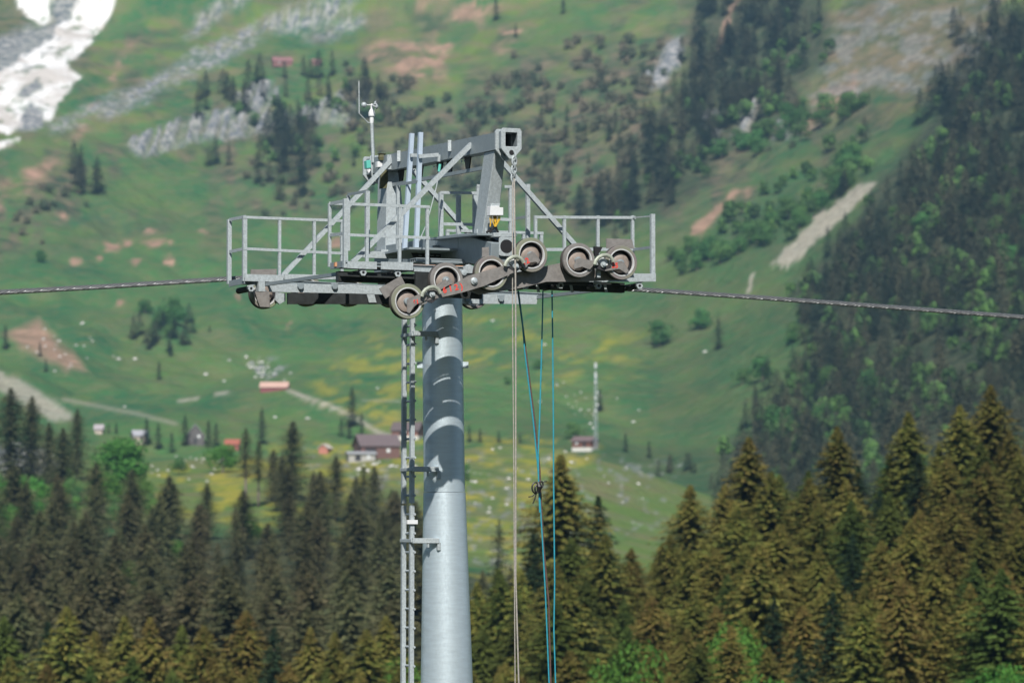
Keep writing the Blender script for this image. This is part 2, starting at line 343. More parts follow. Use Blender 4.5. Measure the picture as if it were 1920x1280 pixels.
shrub = mx(shrub, BIG * .6); forest = mx(forest, fl); forest = mx(forest, .48 * far * np.clip((1520 - YY) / 150, 0, 1) * np.clip((SX - 820) / 150, 0, 1)); forest = mx(forest, .32 * polymask([(1180, 560), (1300, 400), (1480, 270), (1700, 130), (1800, 0), (2100, 0), (2100, 900), (1300, 900), (1150, 700)], SX, SY, 60) * far); forest = mx(forest, np.clip((830 - YY) / 40, 0, 1) * 1.0)  # forest also darkens open grass: shade of the right flank, contrast behind the knoll
drn = np.clip((fbm((SX + SY) / 70, SY / 22, 4, 91) - .42) * 4, 0, 1)
dry = mx(dry, far * np.clip((470 - SY) / 260, 0, 1) * drn)
dry = mx(dry, np.clip((1092 - YY) / 10, 0, 1) * np.clip((YY - 830) / 30, 0, 1) * (.42 + .5 * fbm(SX / 40, SY / 14, 3, 99)))
dry = mx(dry, far * np.clip((fbm(SX / 80, SY / 50, 4, 93) - .45) * 4, 0, 1) * .45)
shrub = mx(shrub, far * np.clip((fbm(SX / 50, SY / 36, 4, 94) - .52) * 5, 0, 1) * np.clip((560 - SY) / 200, 0, 1) * .7)
path = path * .72
# relief of rock and cliffs
B = B + cm * (streak - .5) * 5 + rock * (fbm(WX / 8, YY / 12, 3, 95) - .5) * 3 * amp
SX2, SY2 = toscreen(B)
nv = B.size; nx, ny = B.shape
verts = np.stack([WX.ravel(), YY.ravel(), B.ravel()], 1)
ii, jj = np.meshgrid(np.arange(nx - 1), np.arange(ny - 1), indexing='ij')
q = np.stack([ii * ny + jj, (ii + 1) * ny + jj, (ii + 1) * ny + jj + 1, ii * ny + jj + 1], -1).reshape(-1, 4)
me = bpy.data.meshes.new('ground'); me.vertices.add(nv); me.vertices.foreach_set('co', verts.ravel())
me.loops.add(q.size); me.loops.foreach_set('vertex_index', q.ravel().astype(np.int32))
me.polygons.add(len(q)); me.polygons.foreach_set('loop_start', np.arange(0, q.size, 4, dtype=np.int32))
me.polygons.foreach_set('loop_total', np.full(len(q), 4, dtype=np.int32)); me.update(); me.validate()
me.polygons.foreach_set('use_smooth', [True] * len(q))
for nm, ch in (('cover_a', (snow, rock, dirt, path)), ('cover_b', (yel, shrub, forest, dry))):
    at = me.attributes.new(nm, 'FLOAT_COLOR', 'POINT'); at.data.foreach_set('color', np.stack([c.ravel() for c in ch], 1).astype(np.float32).ravel())
ground = bpy.data.objects.new('ground', me); COL.objects.link(ground); tag(ground, kind='structure')
gm = bpy.data.materials.new('alpine_ground'); gm.use_nodes = True; n = gm.node_tree.nodes; l = gm.node_tree.links; pb = n['Principled BSDF']
pb.inputs['Roughness'].default_value = .9; pb.inputs['Specular IOR Level'].default_value = .15
g = n.new('ShaderNodeNewGeometry')
def nz(scale, detail=5, st=(1, 1, 1)):
    mp = n.new('ShaderNodeMapping'); mp.inputs['Scale'].default_value = st; l.new(g.outputs['Position'], mp.inputs[0])
    t = n.new('ShaderNodeTexNoise'); t.inputs['Scale'].default_value = scale; t.inputs['Detail'].default_value = detail; t.inputs['Roughness'].default_value = .62; l.new(mp.outputs[0], t.inputs[0]); return t.outputs[0]
def ramp(src, a, b, c0, c1):
    r = n.new('ShaderNodeValToRGB'); r.color_ramp.elements[0].position = a; r.color_ramp.elements[1].position = b
    r.color_ramp.elements[0].color = (*c0, 1); r.color_ramp.elements[1].color = (*c1, 1); l.new(src, r.inputs[0]); return r.outputs[0]
def mixc(f, a, b):
    m = n.new('ShaderNodeMix'); m.data_type = 'RGBA'; l.new(f, m.inputs[0])
    for v, i in ((a, 6), (b, 7)):
        if isinstance(v, tuple): m.inputs[i].default_value = (*v, 1)
        else: l.new(v, m.inputs[i])
    return m.outputs[2]
ca = n.new('ShaderNodeVertexColor'); ca.layer_name = 'cover_a'; sa = n.new('ShaderNodeSeparateColor'); l.new(ca.outputs[0], sa.inputs[0])
cb = n.new('ShaderNodeVertexColor'); cb.layer_name = 'cover_b'; sb = n.new('ShaderNodeSeparateColor'); l.new(cb.outputs[0], sb.inputs[0])
GR1, GR2 = (.022, .110, .042), (.068, .165, .048)
col = ramp(nz(.012, 6, (1, .6, 1)), .38, .62, GR1, GR2)
col = mixc(ramp(nz(.14, 8), .42, .62, (0, 0, 0), (.62, .62, .62)), col, (.125, .140, .060))
col = mixc(cb.outputs[1], col, ramp(nz(.05, 6), .4, .62, (.125, .185, .040), (.18, .16, .08)))
col = mixc(sb.outputs[1], col, ramp(nz(.06, 7), .38, .60, (.035, .060, .035), (.17, .135, .09)))
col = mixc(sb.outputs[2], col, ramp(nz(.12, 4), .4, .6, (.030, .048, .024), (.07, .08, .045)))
col = mixc(sb.outputs[0], col, ramp(nz(.2, 4), .35, .6, (.30, .27, .03), (.50, .40, .03)))
col = mixc(sa.outputs[2], col, ramp(nz(.08, 5), .4, .62, (.26, .17, .12), (.42, .26, .19)))
col = mixc(sa.outputs[1], col, ramp(nz(.22, 6, (1, 1, .5)), .38, .62, (.10, .12, .145), (.40, .39, .38)))
col = mixc(ca.outputs[1], col, ramp(nz(.25, 5), .35, .6, (.36, .31, .26), (.50, .45, .39)))
col = mixc(sa.outputs[0], col, ramp(nz(.035, 7, (1, .4, 1)), .40, .56, (.55, .51, .48), (.80, .79, .79)))
l.new(col, pb.inputs['Base Color'])
bp = n.new('ShaderNodeBump'); bp.inputs['Strength'].default_value = .6; bp.inputs['Distance'].default_value = 7.0; l.new(nz(.12, 7), bp.inputs['Height']); l.new(bp.outputs[0], pb.inputs['Normal'])
me.materials.append(gm)
def gz(x, y):
    px = 960 + F * x / y
    i = np.interp(px, xs, np.arange(nx)); j = np.interp(y, ys, np.arange(ny))
    i0 = min(int(i), nx - 2); j0 = min(int(j), ny - 2); a = i - i0; b = j - j0
    return float((B[i0, j0] * (1-a) + B[i0+1, j0] * a) * (1-b) + (B[i0, j0+1] * (1-a) + B[i0+1, j0+1] * a) * b)
def ground_at(px, py, ymin=900, ymax=3400):
    # nearest visible ground point seen at target pixel (px, py)
    i = int(round(np.interp(px, xs, np.arange(nx)))); sel = (ys > ymin) & (ys < ymax); yy = ys[sel]; sy = SY2[i, sel]
    k = np.where(sy <= py)[0]
    if len(k) == 0 : return None
    k = k[0]; y = yy[k]
    if k > 0 and sy[k-1] > py: t = (sy[k-1] - py) / (sy[k-1] - sy[k] + 1e-9); y = yy[k-1] + t * (yy[k] - yy[k-1])
    z = gz((px - 960) / F * y, y); x = (px - 960) / F * (y * CP + z * SP)
    return Vector((x, y, gz(x, y)))

# unseen rising ground behind the camera, added to cut fill and reflection on the column
mb = MB(); gx = np.linspace(-1400, 1400, 57); gy = np.concatenate([[5], np.geomspace(8, 905, 40) * -1 + 8 - 5])
Zb = [[(-1.8 if j == 0 else -1.8 + max(0, -y - 20) * .30 + (float(fbm(np.array([x / 120 + 40.]), np.array([y / 120 + 40.]), 3, 7)[0]) - .5) * min(60, -y * .15 + .1)) for j, y in enumerate(gy)] for x in gx]
for i in range(57):
    for j in range(len(gy)): mb.v.append((gx[i], gy[j], Zb[i][j] - (.0 if j else .05)))
for i in range(56):
    for j in range(len(gy) - 1):
        k = len(gy); mb.f.append((i * k + j, (i + 1) * k + j, (i + 1) * k + j + 1, i * k + j + 1)); mb.mi.append(0)
o = mb.build('hillside', mat('hillside_meadow', (.05, .085, .03), .95, 0, .6, .05, col2=(.02, .035, .015)), None, True); tag(o, kind='structure')
# ================================================================== THE LIFT TOWER
GZ = -10.6
tower = empty('lift_tower', C0 + Vector((0.2, 0, GZ)), 'tall galvanised chairlift support tower with catwalks and a lifting frame on its head', 'lift tower')
TO = Vector(tower.location)
# ---- column (leans very slightly, flared lower section)
def colx(py): return 828 + (py - 500) * 0.0125
def cpt(py, px=None):
    d = ray(colx(py) if px is None else px, py); t = C0.y / d.y; return d * t
ztop = zpy(508, 55); zseam = zpy(922, 55); zbot = GZ
def cax(z):
    # column axis at height z
    a = cpt(520); b = cpt(1280); t = (z - a.z) / (b.z - a.z); return a.lerp(b, t)
mb = MB(); mb.tube([cax(ztop), cax(zseam)], [.296, .302], 64); colo = mb.build('column', M['column'], tower, True)
slope = (97 / 2 - 79 / 2) / (1280 - 930) / 128
def rlow(z): return .309 + max(0, (zseam - z)) * 128 * slope
zz = [zseam - .006, zseam - 1.4, zseam - 2.8, zseam - 5, zseam - 8, zbot - .5]
mb = MB(); mb.tube([cax(z) for z in zz], [rlow(z) for z in zz], 64); mb.build('column_base_section', M['column'], tower, True)
mb = MB(); z1 = zpy(684, 55); mb.tube([cax(z1 - .02), cax(z1 + .02)], .3005, 48)
for s_ in (-1, 1):
    c = cax(z1) + Vector((s_ * .335, 0, 0)); mb.bar(c - Vector((0, 0, .045)), c + Vector((0, 0, .045)), .08, .07, up=(0, 1, 0))
mb.build('clamp_ring', M['column'], tower)
# head flange
mb = MB(); mb.lathe(cax(ztop), (0, 0, 1), [(.01, -.02), (.40, -.02), (.40, .03), (.01, .03)], 40); mb.build('head_flange', M['galv'], tower)

# ---- ladder on the left of the column
def LP(py, side):   # ladder stile centre
    x = {1: 776.0, -1: 760.0}[side] if False else 0
    s = .17 * side
    pxm = 767 + (py - 620) * -0.0035
    base = P(pxm, py, 0.0)
    return base + N_ * s
lad = MB(); pyj = 945
for side in (-1, 1):
    for a, b in ((596, pyj - 2), (pyj + 2, 2450)):
        p0, p1 = LP(a, side), LP(b, side)
        mb = MB(); n1 = U
        mb.angle(p0, p1, .062, .014, U, None); mb.build('ladder_stile', M['galv'], tower)
k = 0; z = zpy(612, 55)
step = .275
rz = []
while z > GZ + .3: rz.append(z); z -= step
for z in rz:
    a = LP(700, -1); b = LP(700, 1)
    ln = (LP(1280, 1) - LP(620, 1)); t = (z - LP(620, 1).z) / ln.z
    pa = LP(620, -1) + ln * t; pb = LP(620, 1) + ln * t
    mb = MB(); mb.tube([pa + U * .03, pb + N_ * .02 + U * .03], .018, 8); mb.build('ladder_rung', M['galv'], tower)
# thin safety wire
mb = MB(); mb.tube([LP(600, 0) + U * .05, LP(1280, 0) + U * .05, LP(2400, 0) + U * .05], .006, 6); mb.build('safety_wire', M['galv'], tower)
for py in (628, 880, 1013, 1420, 1800, 2150):
    mb = MB(); c = cax(zpy(py, 55)); rr = .3 if py < 922 else rlow(zpy(py, 55))
    l0 = LP(py, 1) + N_ * .07; l1 = LP(py, -1) - N_ * .07
    mb.bar(l1 + U * -.02, l0 + U * -.02, .05, .05)
    # arm from the ladder to the column
    e = c - U * rr * .62 + N_ * rr * .8
    l0.z = e.z; mb.bar(l0 - U * .03, e + N_ * .01, .075, .075)
    mb.bar(e + Vector((0, 0, -.02)), e + Vector((0, 0, -.14)), .05, .07)
    mb.bar(e - U * .16 + Vector((0, 0, -.03)), e - U * .16 + Vector((0, 0, -.10)), .03, .03)
    mb.build('ladder_bracket', M['galv'], tower, bevel=.004)
mb = MB(); a = P(766, 978, .17); mb.bar(a - U * .03, a + U * .13, .07, .06); mb.build('ladder_clip', M['white'], tower)

# ---- cross arm
za = zs(474, 0)
def arm(s, z=None): return C0 + N_ * s + Vector((0, 0, za if z is None else z))
mb = MB()
mb.bar(arm(-2.45, zs(487, -2.3)), arm(1.1), .34, .40)
mb.bar(arm(1.1), arm(2.38, zs(478, 2.4)), .34, .40, w2=.34, h2=.34)
mb.build('cross_arm', M['galv_dk'], tower, bevel=.01)
# bracing plates on the left face of the arm and the top flange
mb = MB()
q = -U * .172
mb.plate([P(854, 452, .6) + q*0, P(905, 444, 1.2) + q*0, P(962, 440, 2.1) + q*0, P(962, 447, 2.1), P(905, 450, 1.2), P(854, 459, .6)], N_, .10)
mb.bar(arm(.3, zs(443, 1)) - U * .1, arm(2.3, zs(441, 2.2)) - U * .1, .5, .03)
mb.build('arm_top_flange', M['galv_dk'], tower)
mb = MB(); mb.plate([P(854, 456, .5), P(897, 448, 1.0), P(883, 500, 1.0), P(846, 505, .5)], N_, .02); mb.build('gusset_plate', M['plate'], tower)
# tie rods beside the arm
for px, s, a, b, r in ((877, 1.0, 449, 489, .012), (887, 1.2, 448, 497, .012), (893, 1.3, 446, 490, .016), (897, 1.45, 447, 470, .012), (904, 1.6, 440, 476, .022), (920, 1.9, 440, 466, .016), (925, 2.0, 432, 466, .02), (903, 1.7, 430, 442, .02), (919, 2.0, 428, 440, .02), (962, 2.35, 440, 480, .014)):
    mb = MB(); mb.tube([P(px, a, s) - U * .06, P(px, b, s) - U * .06], r, 8); mb.build('tie_rod', M['galv'], tower, True)
# end plate with the round hole
pc = P(950, 462, 2.42); mb = MB()
n = 28; ro = .118
cs = [P(936, 449, 2.42), P(963, 447, 2.42), P(963, 481, 2.42), P(936, 482, 2.42)]
mb2 = MB(); b0 = []
for k in range(n):
    t = 2 * math.pi * k / n + math.pi / 4
    d = U * math.cos(t) + Vector((0, 0, 1)) * math.sin(t)
    sc = min(.118 / max(abs(math.cos(t)), 1e-6), .135 / max(abs(math.sin(t)), 1e-6))
    b0.append((pc + d * sc, pc + d * .098, pc + d * .098 - N_ * .3))
vs = [v for tri in b0 for v in tri]; fs = []
for k in range(n):
    j = (k + 1) % n; fs += [(3*k, 3*j, 3*j+1, 3*k+1), (3*k+1, 3*j+1, 3*j+2, 3*k+2)]
mb2.add(vs, fs); mb2.build('end_plate', M['galv'], tower)
mb = MB(); mb.lathe(pc, N_, [(.001, -.006), (.0975, -.006), (.0975, -.2)], 28); mb.lathe(pc, N_, [(.012, -.018), (.001, 0)], 8); mb.build('hole_backing', M['cable_b'], tower)  # black disc just behind the plate stands in for the hole's dark inside
mb = MB(); mb.bar(P(922, 441, 2.3), P(965, 441, 2.3), .16, .06); mb.build('bearing_bar', M['galv'], tower, bevel=.005)
# white casting bits below
mb = MB(); mb.plate([P(866, 506, 2.2), P(879, 495, 2.2), P(888, 499, 2.2), P(893, 512, 2.2), P(868, 520, 2.2)], N_, .1); mb.build('support_bracket', M['galv'], tower, bevel=.004)

# ---- lifting frame above the arm
frame = MB()
bN = P(957, 262, 2.62); bF = P(697, 314, -2.95)
bdir = (bN - bF).normalized()
H, Wd = .245, .215
# hollow box beam: four walls
upv = Vector((0, 0, 1)); sidev = bdir.cross(upv).normalized(); upb = sidev.cross(bdir)
for a, b_, ww, hh in ((sidev * (Wd/2 - .006), 0, .012, H), (-sidev * (Wd/2 - .006), 0, .012, H), (upb * (H/2 - .006), 0, Wd - .024, .012), (-upb * (H/2 - .006), 0, Wd - .024, .012)):
    frame.bar(bF + a, bN + a, ww, hh, up=upb)
frame.bar(bF + bdir * .1, bF + bdir * .12, Wd - .03, H - .03, up=upb)
beam = frame.build('lifting_beam', M['galv_dk'], tower)
def bat(s, dz=0): # point on the beam axis at arm station s
    t = (s - (bF - C0).dot(N_)) / ((bN - bF).dot(N_)); return bF.lerp(bN, t) + upb * dz
# stiffener bars underneath
mb = MB(); mb.bar(bat(-2.0, -.33), bat(1.75, -.33), .05, .05, up=upb); mb.build('trolley_rail', M['galv_dk'], tower)
for s in (-1.75, -.95, -.15, .25, .95, 1.8):
    c = bat(s, -H/2); mb = MB()
    pts = [c - bdir * .12, c + bdir * .12, c + bdir * .05 - upb * .21, c - bdir * .05 - upb * .21]
    mb.plate([p - sidev * .03 if False else p + (-sidev) * .04 for p in pts], -sidev, .02)
    o = mb.build('hanger_plate', M['dark'], tower)
    for d in (-.05, .05):
        mb = MB(); mb.lathe(c + bdir * d - upb * .06 - sidev * .04 if sidev.dot(U) > 0 else c + bdir * d - upb * .06 + sidev * .04, -U, [(.001, .014), (.014, .014), (.014, 0)], 8)
        mb.build('bolt_head', M['galv'], o)
for s in (-1.45, 1.15 - 1.0, .85):
    pass
# lugs on the beam side
for px, s in ((757, -1.45), (859, .62)):
    c = bat(s); mb = MB(); q = -U * .125; mb.bar(c + q + Vector((0, 0, .14)), c + q + Vector((0, 0, -.02)), .06, .05, up=(1, 0, 0)); mb.build('beam_lug', M['galv'], tower)
# end plates with the hook eyes
def eye_plate(s, t=.04, sc=1.0):
    c = bat(s); n = 10
    outer = [(-.13, .16), (.13, .16), (.155, .12), (.155, -.13), (.03, -.275), (-.03, -.275), (-.155, -.13), (-.155, .12)]
    inner = [(-.085, .10), (.085, .10), (.09, .09), (.09, -.09), (.085, -.10), (-.085, -.10), (-.09, -.09), (-.09, .09)]
    mb = MB(); vs = []
    for off in (0, -t):
        for x, z in outer: vs.append(c + U * x * sc + upv * z * sc + N_ * off)
        for x, z in inner: vs.append(c + U * x * sc + upv * z * sc + N_ * off)
    fs = []
    for i in range(8):
        j = (i + 1) % 8
        fs += [(i, j, 8 + j, 8 + i), (16 + i, 24 + i, 24 + j, 16 + j), (i, 16 + i, 16 + j, j), (8 + i, 8 + j, 24 + j, 24 + i)]
    mb.add(vs, fs); o = mb.build('eye_plate', M['galv'], tower, bevel=.004)
    mb = MB(); mb.lathe(c - upv * .185, N_, [(.001, .004), (.036, .004), (.036, -t - .004), (.001, -t - .004)], 16); mb.build('eye_hole', M['cable_b'], o)  # black plug stands in for the dark of an open eye
for s in (2.66, 2.45): eye_plate(s)
for s in (-2.90, -2.62): eye_plate(s)
# legs
def leg(s0, s1, w0, d0, w1, d1, zb, du=0):
    t = bat(s0, -H/2 - .002); b = C0 + N_ * s1 + U * du; b.z = zb
    mb = MB(); c = []
    for p, ww, dd in ((b, w1, d1), (t, w0, d0)):
        c += [p - U * ww/2 - N_ * dd/2, p + U * ww/2 - N_ * dd/2, p + U * ww/2 + N_ * dd/2, p - U * ww/2 + N_ * dd/2]
    mb.hexa(c); return mb.build('frame_leg', M['galv'], tower, bevel=.01)
leg(2.05, 1.72, .17, .42, .22, .36, zs(440, 1.8))
leg(-2.22, -2.12, .19, .42, .36, .40, zs(472, -2.1))
mb = MB(); c = W(0, -2.1, zs(474, -2.1)); mb.bar(c - U * .28, c + U * .28, .55, .05); mb.bar(c - U * .45 - upv * .06 + N_ * .28, c + U * .3 - upv * .06 + N_ * .28, .06, .1); mb.build('leg_foot_plate', M['galv'], tower)
# diagonal braces
def brace(a, b, w=.066):
    mb = MB(); mb.angle(P(*a), P(*b), w, .012, U, None); return mb.build('diagonal_brace', M['galv'], tower)
brace((736, 298, -1.8), (526, 522, -1.72)); brace((885, 270, 1.42), (662, 492, 1.42))
brace((908, 264, 1.5), (1080, 460, 1.5)); brace((752, 292, -1.75), (893, 452, -1.66))
for px, py, s in ((733, 303, -1.85), (885, 276, 1.22)):
    mb = MB(); c = P(px, py, s) - U * .02; mb.bar(c + upv * .1, c - upv * .12, .1, .06, up=N_); mb.build('brace_clamp', M['galv'], tower)
# ladder extension stiles and clamps
for px0, px1, s, pt, pb in ((773.5, 762, -.2, 250, 474), (790, 783, .2, 248, 470)):
    mb = MB(); a = P(px0, pt, s); b = P(px0 - (px0 - px1) * (pb - pt) / 180, pb, s)
    mb.angle(a, b, .062, .014, U, None); mb.build('extension_stile', M['blue'], tower)
mb = MB(); mb.bar(P(767, 292, -.2) + N_ * .05, P(779, 292, -.2) + N_ * .05, .03, .05); mb.build('stile_clamp', M['galv'], tower)
mb = MB(); a = P(783, 294, .2) + N_ * .05; b = P(820, 291, .2) + N_ * .05; mb.bar(a, b, .03, .055); mb.bar(b, b - upv * .1, .04, .04); mb.build('stile_clamp', M['galv'], tower)
mb = MB(); mb.tube([P(825, 312, .6), P(822, 330, .6), P(818, 352, .7), P(800, 420, 1.0), P(786, 452, 1.3)], .008, 6); mb.build('guy_wire', M['galv'], tower)
mb = MB(); mb.tube([P(825, 308, .6), P(823, 322, .6)], .02, 8); mb.build('tensioner', M['teal_box'], tower)

# ---- catwalks
def grating(name, s0, s1, pxa, pya, pxb, pyb, parent, m):
    # slatted floor between s0 and s1, following the line (pxa,pya)-(pxb,pyb) at s=(s0+s1)/2
    sm = (s0 + s1) / 2; a = P(pxa, pya, sm); b = P(pxb, pyb, sm); L = (b - a).length; d = (b - a).normalized()
    mb = MB(); wd_ = s1 - s0; n = int(wd_ / .062)
    for i in range(n + 1):
        q = -wd_ / 2 + wd_ * i / n; mb.bar(a + N_ * q, b + N_ * q, .036, .012, up=upv)
    k = max(2, int(L / .42))
    for i in range(k + 1):
        c = a + d * (.06 + (L - .12) * i / k); mb.bar(c - N_ * wd_ / 2, c + N_ * wd_ / 2, .13, .016, up=upv)
    for q in (-.31, -.1, .1, .31):
        mb.bar(a + N_ * q * (s1 - s0) / .66 - upv * .03, b + N_ * q * (s1 - s0) / .66 - upv * .03, .03, .04)
    return mb.build(name, m, parent)
def post(px, pt, pb, s, w=.042, name='railing_post'):
    a = P(px, pt, s); b = Vector((a.x, a.y, zpy(pb, a.y))); mb = MB()
    mb.angle(b, a, w, .012, U, None); return mb.build(name, M['galv'], tower)
def rail(p, q, w=.040, m='galv', name='railing_bar'):
    mb = MB(); mb.bar(P(*p), P(*q), .012, w); return mb.build(name, M[m], tower)
SI, SO = 1.66, 2.28
# near catwalk
grating('walkway_grating', SI, SO, 634, 494, 1207, 518, tower, M['galv_dk'])
post(649, 372, 502, SO, .062); post(619, 381, 500, SI)
for px in (689, 750, 802): post(px, 384 + (px - 689) * .03, 492 if px < 800 else 508, SI)
rail((617, 381, SI), (806, 388, SI)); rail((617, 439, SI), (806, 446, SI))
rail((619, 382, SI), (649, 376, SO), .045); rail((619, 441, SI), (649, 437, SO), .045)
for px in (1005, 1059, 1122, 1187): post(px, 404, 515, SI)
post(1225, 401, 527, SO, .06)
rail((1003, 407, SI), (1192, 408, SI)); rail((1003, 468, SI), (1192, 467, SI), .045)
rail((1187, 408, SI), (1225, 405, SO), .02); rail((1187, 468, SI), (1225, 463, SO), .04, 'galv_dk')
# kick plates (fascia) of the near catwalk
def fascia(pts, s, m='galv', name='kick_plate', t=.02, off=.035):
    mb = MB(); mb.plate([P(x, y, s) + N_ * off for x, y in pts], N_, t); return mb.build(name, M[m], tower)
fascia([(650, 490), (705, 491), (705, 505), (650, 503)], SO)
fascia([(706, 493), (712, 493), (712, 502), (706, 501)], SO, 'wood', 'timber_block', .06, -.02)
fascia([(713, 491), (773, 492), (773, 507), (713, 505)], SO)
fascia([(775, 503), (866, 506), (866, 513), (775, 509)], SO)
fascia([(775, 495), (870, 498), (870, 504), (775, 502)], SO, 'wood', 'timber_batten', .05, -.03)
fascia([(867, 499), (1000, 506), (1000, 516), (867, 512)], SO)
fascia([(1000, 512), (1130, 516), (1130, 529), (1000, 527)], SO)
fascia([(1131, 513), (1228, 513), (1228, 528), (1131, 529)], SO)
mb = MB(); mb.bar(P(620, 499, SI), P(649, 494, SO), .02, .09); mb.build('kick_plate', M['galv_dk'], tower)
fascia([(627, 492), (637, 491), (637, 499), (627, 500)], 1.9, 'wood', 'timber_block', .06)
# carrying beams below the near catwalk, their shade put into the dark colour
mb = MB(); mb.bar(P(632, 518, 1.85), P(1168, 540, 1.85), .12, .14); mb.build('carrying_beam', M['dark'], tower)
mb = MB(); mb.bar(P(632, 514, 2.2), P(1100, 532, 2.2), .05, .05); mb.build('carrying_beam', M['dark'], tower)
mb = MB(); mb.bar(P(778, 533, 2.45), P(903, 538, 2.45), .05, .34); mb.build('shade_beam', M['dark'], tower)  # added dark beam that throws shade across the lower column
def spring(px, py, s0, s1, parent=tower):
    a = P(px, py, s1); L = s1 - s0; mb = MB(); n = 12
    prof = []
    for i in range(n): prof += [(.030, -L * (i + .0) / n), (.046, -L * (i + .35) / n), (.046, -L * (i + .65) / n), (.030, -L * (i + .98) / n)]
    mb.lathe(a, N_, prof, 12); o = mb.build('threaded_sleeve', M['dark'], parent)
    mb = MB(); mb.lathe(a, N_, [(.022, .03), (.05, .03), (.05, -.03), (.022, -.03)], 6); mb.bar(a + upv * .03 - U * .06, a + upv * .065 - U * .0 + U * .06, .05, .02); mb.build('nut', M['galv'], o)
    mb = MB(); mb.lathe(a, N_, [(.001, .02), (.024, .02)], 12); mb.build('nut_bore', M['cable_b'], o)  # black disc stands in for the dark of the bore
for px, py in ((680, 511), (745, 513), (1121, 536), (1198, 536)): spring(px, py, 1.6, 2.26)
for px, py in ((470, 541), (811, 517), (985, 536), (1050, 535)): spring(px, py, -2.3 if px < 500 else 1.6, -1.7 if px < 500 else 2.2)
for px in (1003, 1066, 1130): fascia([(px, 534), (px + 5, 534), (px + 8, 548), (px + 3, 548)], 2.0, 'galv', 'floor_clip', .01)
# far catwalk
grating('walkway_grating', -SO, -SI, 446, 524, 1022, 553, tower, M['galv_dk'])
post(460, 405, 527, -SI, .062); post(431, 411, 532, -SO, .06)
for px in (525, 590, 642): post(px, 407 + (px - 525) * .05, 519, -SI)
rail((456, 407, -SI), (645, 414, -SI)); rail((456, 466, -SI), (645, 475, -SI))
rail((430, 412, -SO), (460, 406, -SI), .045); rail((430, 472, -SO), (460, 466, -SI), .045)
rail((837, 432, -SI), (1019, 437, -SI)); 
for px in (840, 983, 1016): post(px, 431 + (px - 837) * .02, 520, -SI, .048)
fascia([(458, 514), (530, 516), (530, 529), (458, 527)], -SI)
mb = MB(); mb.bar(P(430, 532, -SO), P(459, 526, -SI), .02, .09); mb.build('kick_plate', M['galv_dk'], tower)
fascia([(532, 514), (650, 516), (650, 524), (532, 524)], -SI)
for seg in (((502, 532), (660, 533), (720, 536), (720, 552), (660, 550), (506, 547)), ((722, 536), (864, 548), (864, 567), (722, 552)), ((866, 551), (1009, 553), (1006, 570), (866, 569))):
    mb = MB(); mb.plate([P(x, y, -1.62) for x, y in seg], N_, .03); mb.plate([P(x, y, -1.625) for x, y in seg][:2] + [P(seg[1][0], seg[1][1], -1.625) - N_ * .12, P(seg[0][0], seg[0][1], -1.625) - N_ * .12], upv, .01); mb.build('carrying_beam', M['galv'], tower)
for px, py in ((563, 537), (627, 537), (877, 560), (939, 560)):
    mb = MB(); a = P(px, py, -1.6); mb.lathe(a, N_, [(.001, .03), (.045, .03), (.05, 0)], 6); mb.plate([P(px - 6, py - 7, -1.61), P(px + 7, py - 7, -1.61), P(px + 6, py + 4, -1.61), P(px, py + 9, -1.61), P(px - 5, py + 4, -1.61)], N_, .012); mb.build('shackle_bolt', M['galv_dk'], tower)
mb = MB(); mb.plate([P(485, 528, -1.6), P(497, 528, -1.6), P(497, 546, -1.6), P(485, 546, -1.6)], N_, .15); mb.build('bracket', M['galv'], tower)
mb = MB(); mb.bar(P(500, 533, -1.62), P(632, 514, 1.2), .05, .05); mb.build('cross_tie', M['galv_dk'], tower)
mb = MB(); mb.bar(P(1009, 557, -1.62), P(1150, 540, 1.2), .05, .05); mb.build('cross_tie', M['galv_dk'], tower)
mb = MB(); mb.plate([P(870, 500, -2.2), P(862, 470, -2.2), P(690, 470, -2.2), P(690, 500, -2.2)], N_, .05); 
# ---- service deck between the catwalks with its small railings
grating('deck_grating', 1.08, 1.33, 775, 485, 985, 493, tower, M['galv_dk'])  # deck strip sized and placed so its slats stripe the column with shade
mb = MB(); mb.bar(arm(-.8, za - .03) - U * .1, arm(1.05, za - .03) - U * .1, 1.6, .03); mb.build('deck_shade_plate', M['galv_dk'], tower)  # solid plate, seen edge-on, added to shade the upper column
mb = MB(); zq = zs(519, 1.4); mb.bar(arm(1.44, zq) - U * .15, arm(1.68, zq) - U * .15, 1.7, .03); mb.build('shade_plate', M['galv_dk'], tower)  # added plate under the catwalk that casts a dark band on the column
mb = MB(); mb.bar(P(810, 465, .3), P(854, 464, .3), .05, .075); mb.build('deck_edge', M['galv'], tower)
mb = MB(); mb.bar(P(854, 452, .35), P(854, 470, .35), .05, .06, up=U); mb.build('deck_upright', M['galv'], tower)
mb = MB(); mb.plate([P(770, 472, .4), P(850, 472, .4), P(838, 484, .4), P(800, 493, .4), P(775, 482, .4)], N_, .02); mb.build('deck_gusset', M['dark'], tower)
for x in range(4):
    for y in range(3):
        pass
mb = MB()
for i in range(4):
    for j in range(3): 
        px, py = 787 + i * 11 + j * 1, 474 + j * 5; mb.bar(P(px - 3, py, .41), P(px + 3, py + .5, .41), .008, .012)
mb.build('pale_dashes', M['galv'], tower)  # rows of pale dashes laid on the solid gusset
mb = MB(); mb.bar(P(680, 478, 0), P(745, 480, 0), .06, .08); mb.build('deck_edge', M['galv'], tower)
def post2(px, pt, pb, s, w=.055): return post(px, pt, pb, s, w)
post2(654, 366, 470, .55, .045); post2(690, 358, 476, 1.3, .06)
rail((652, 365, .55), (690, 358, 1.3), .04, 'galv_dk'); 
post2(747, 347, 470, -.55, .045); rail((745, 346, -.55), (783, 341, .2), .04, 'galv_dk')
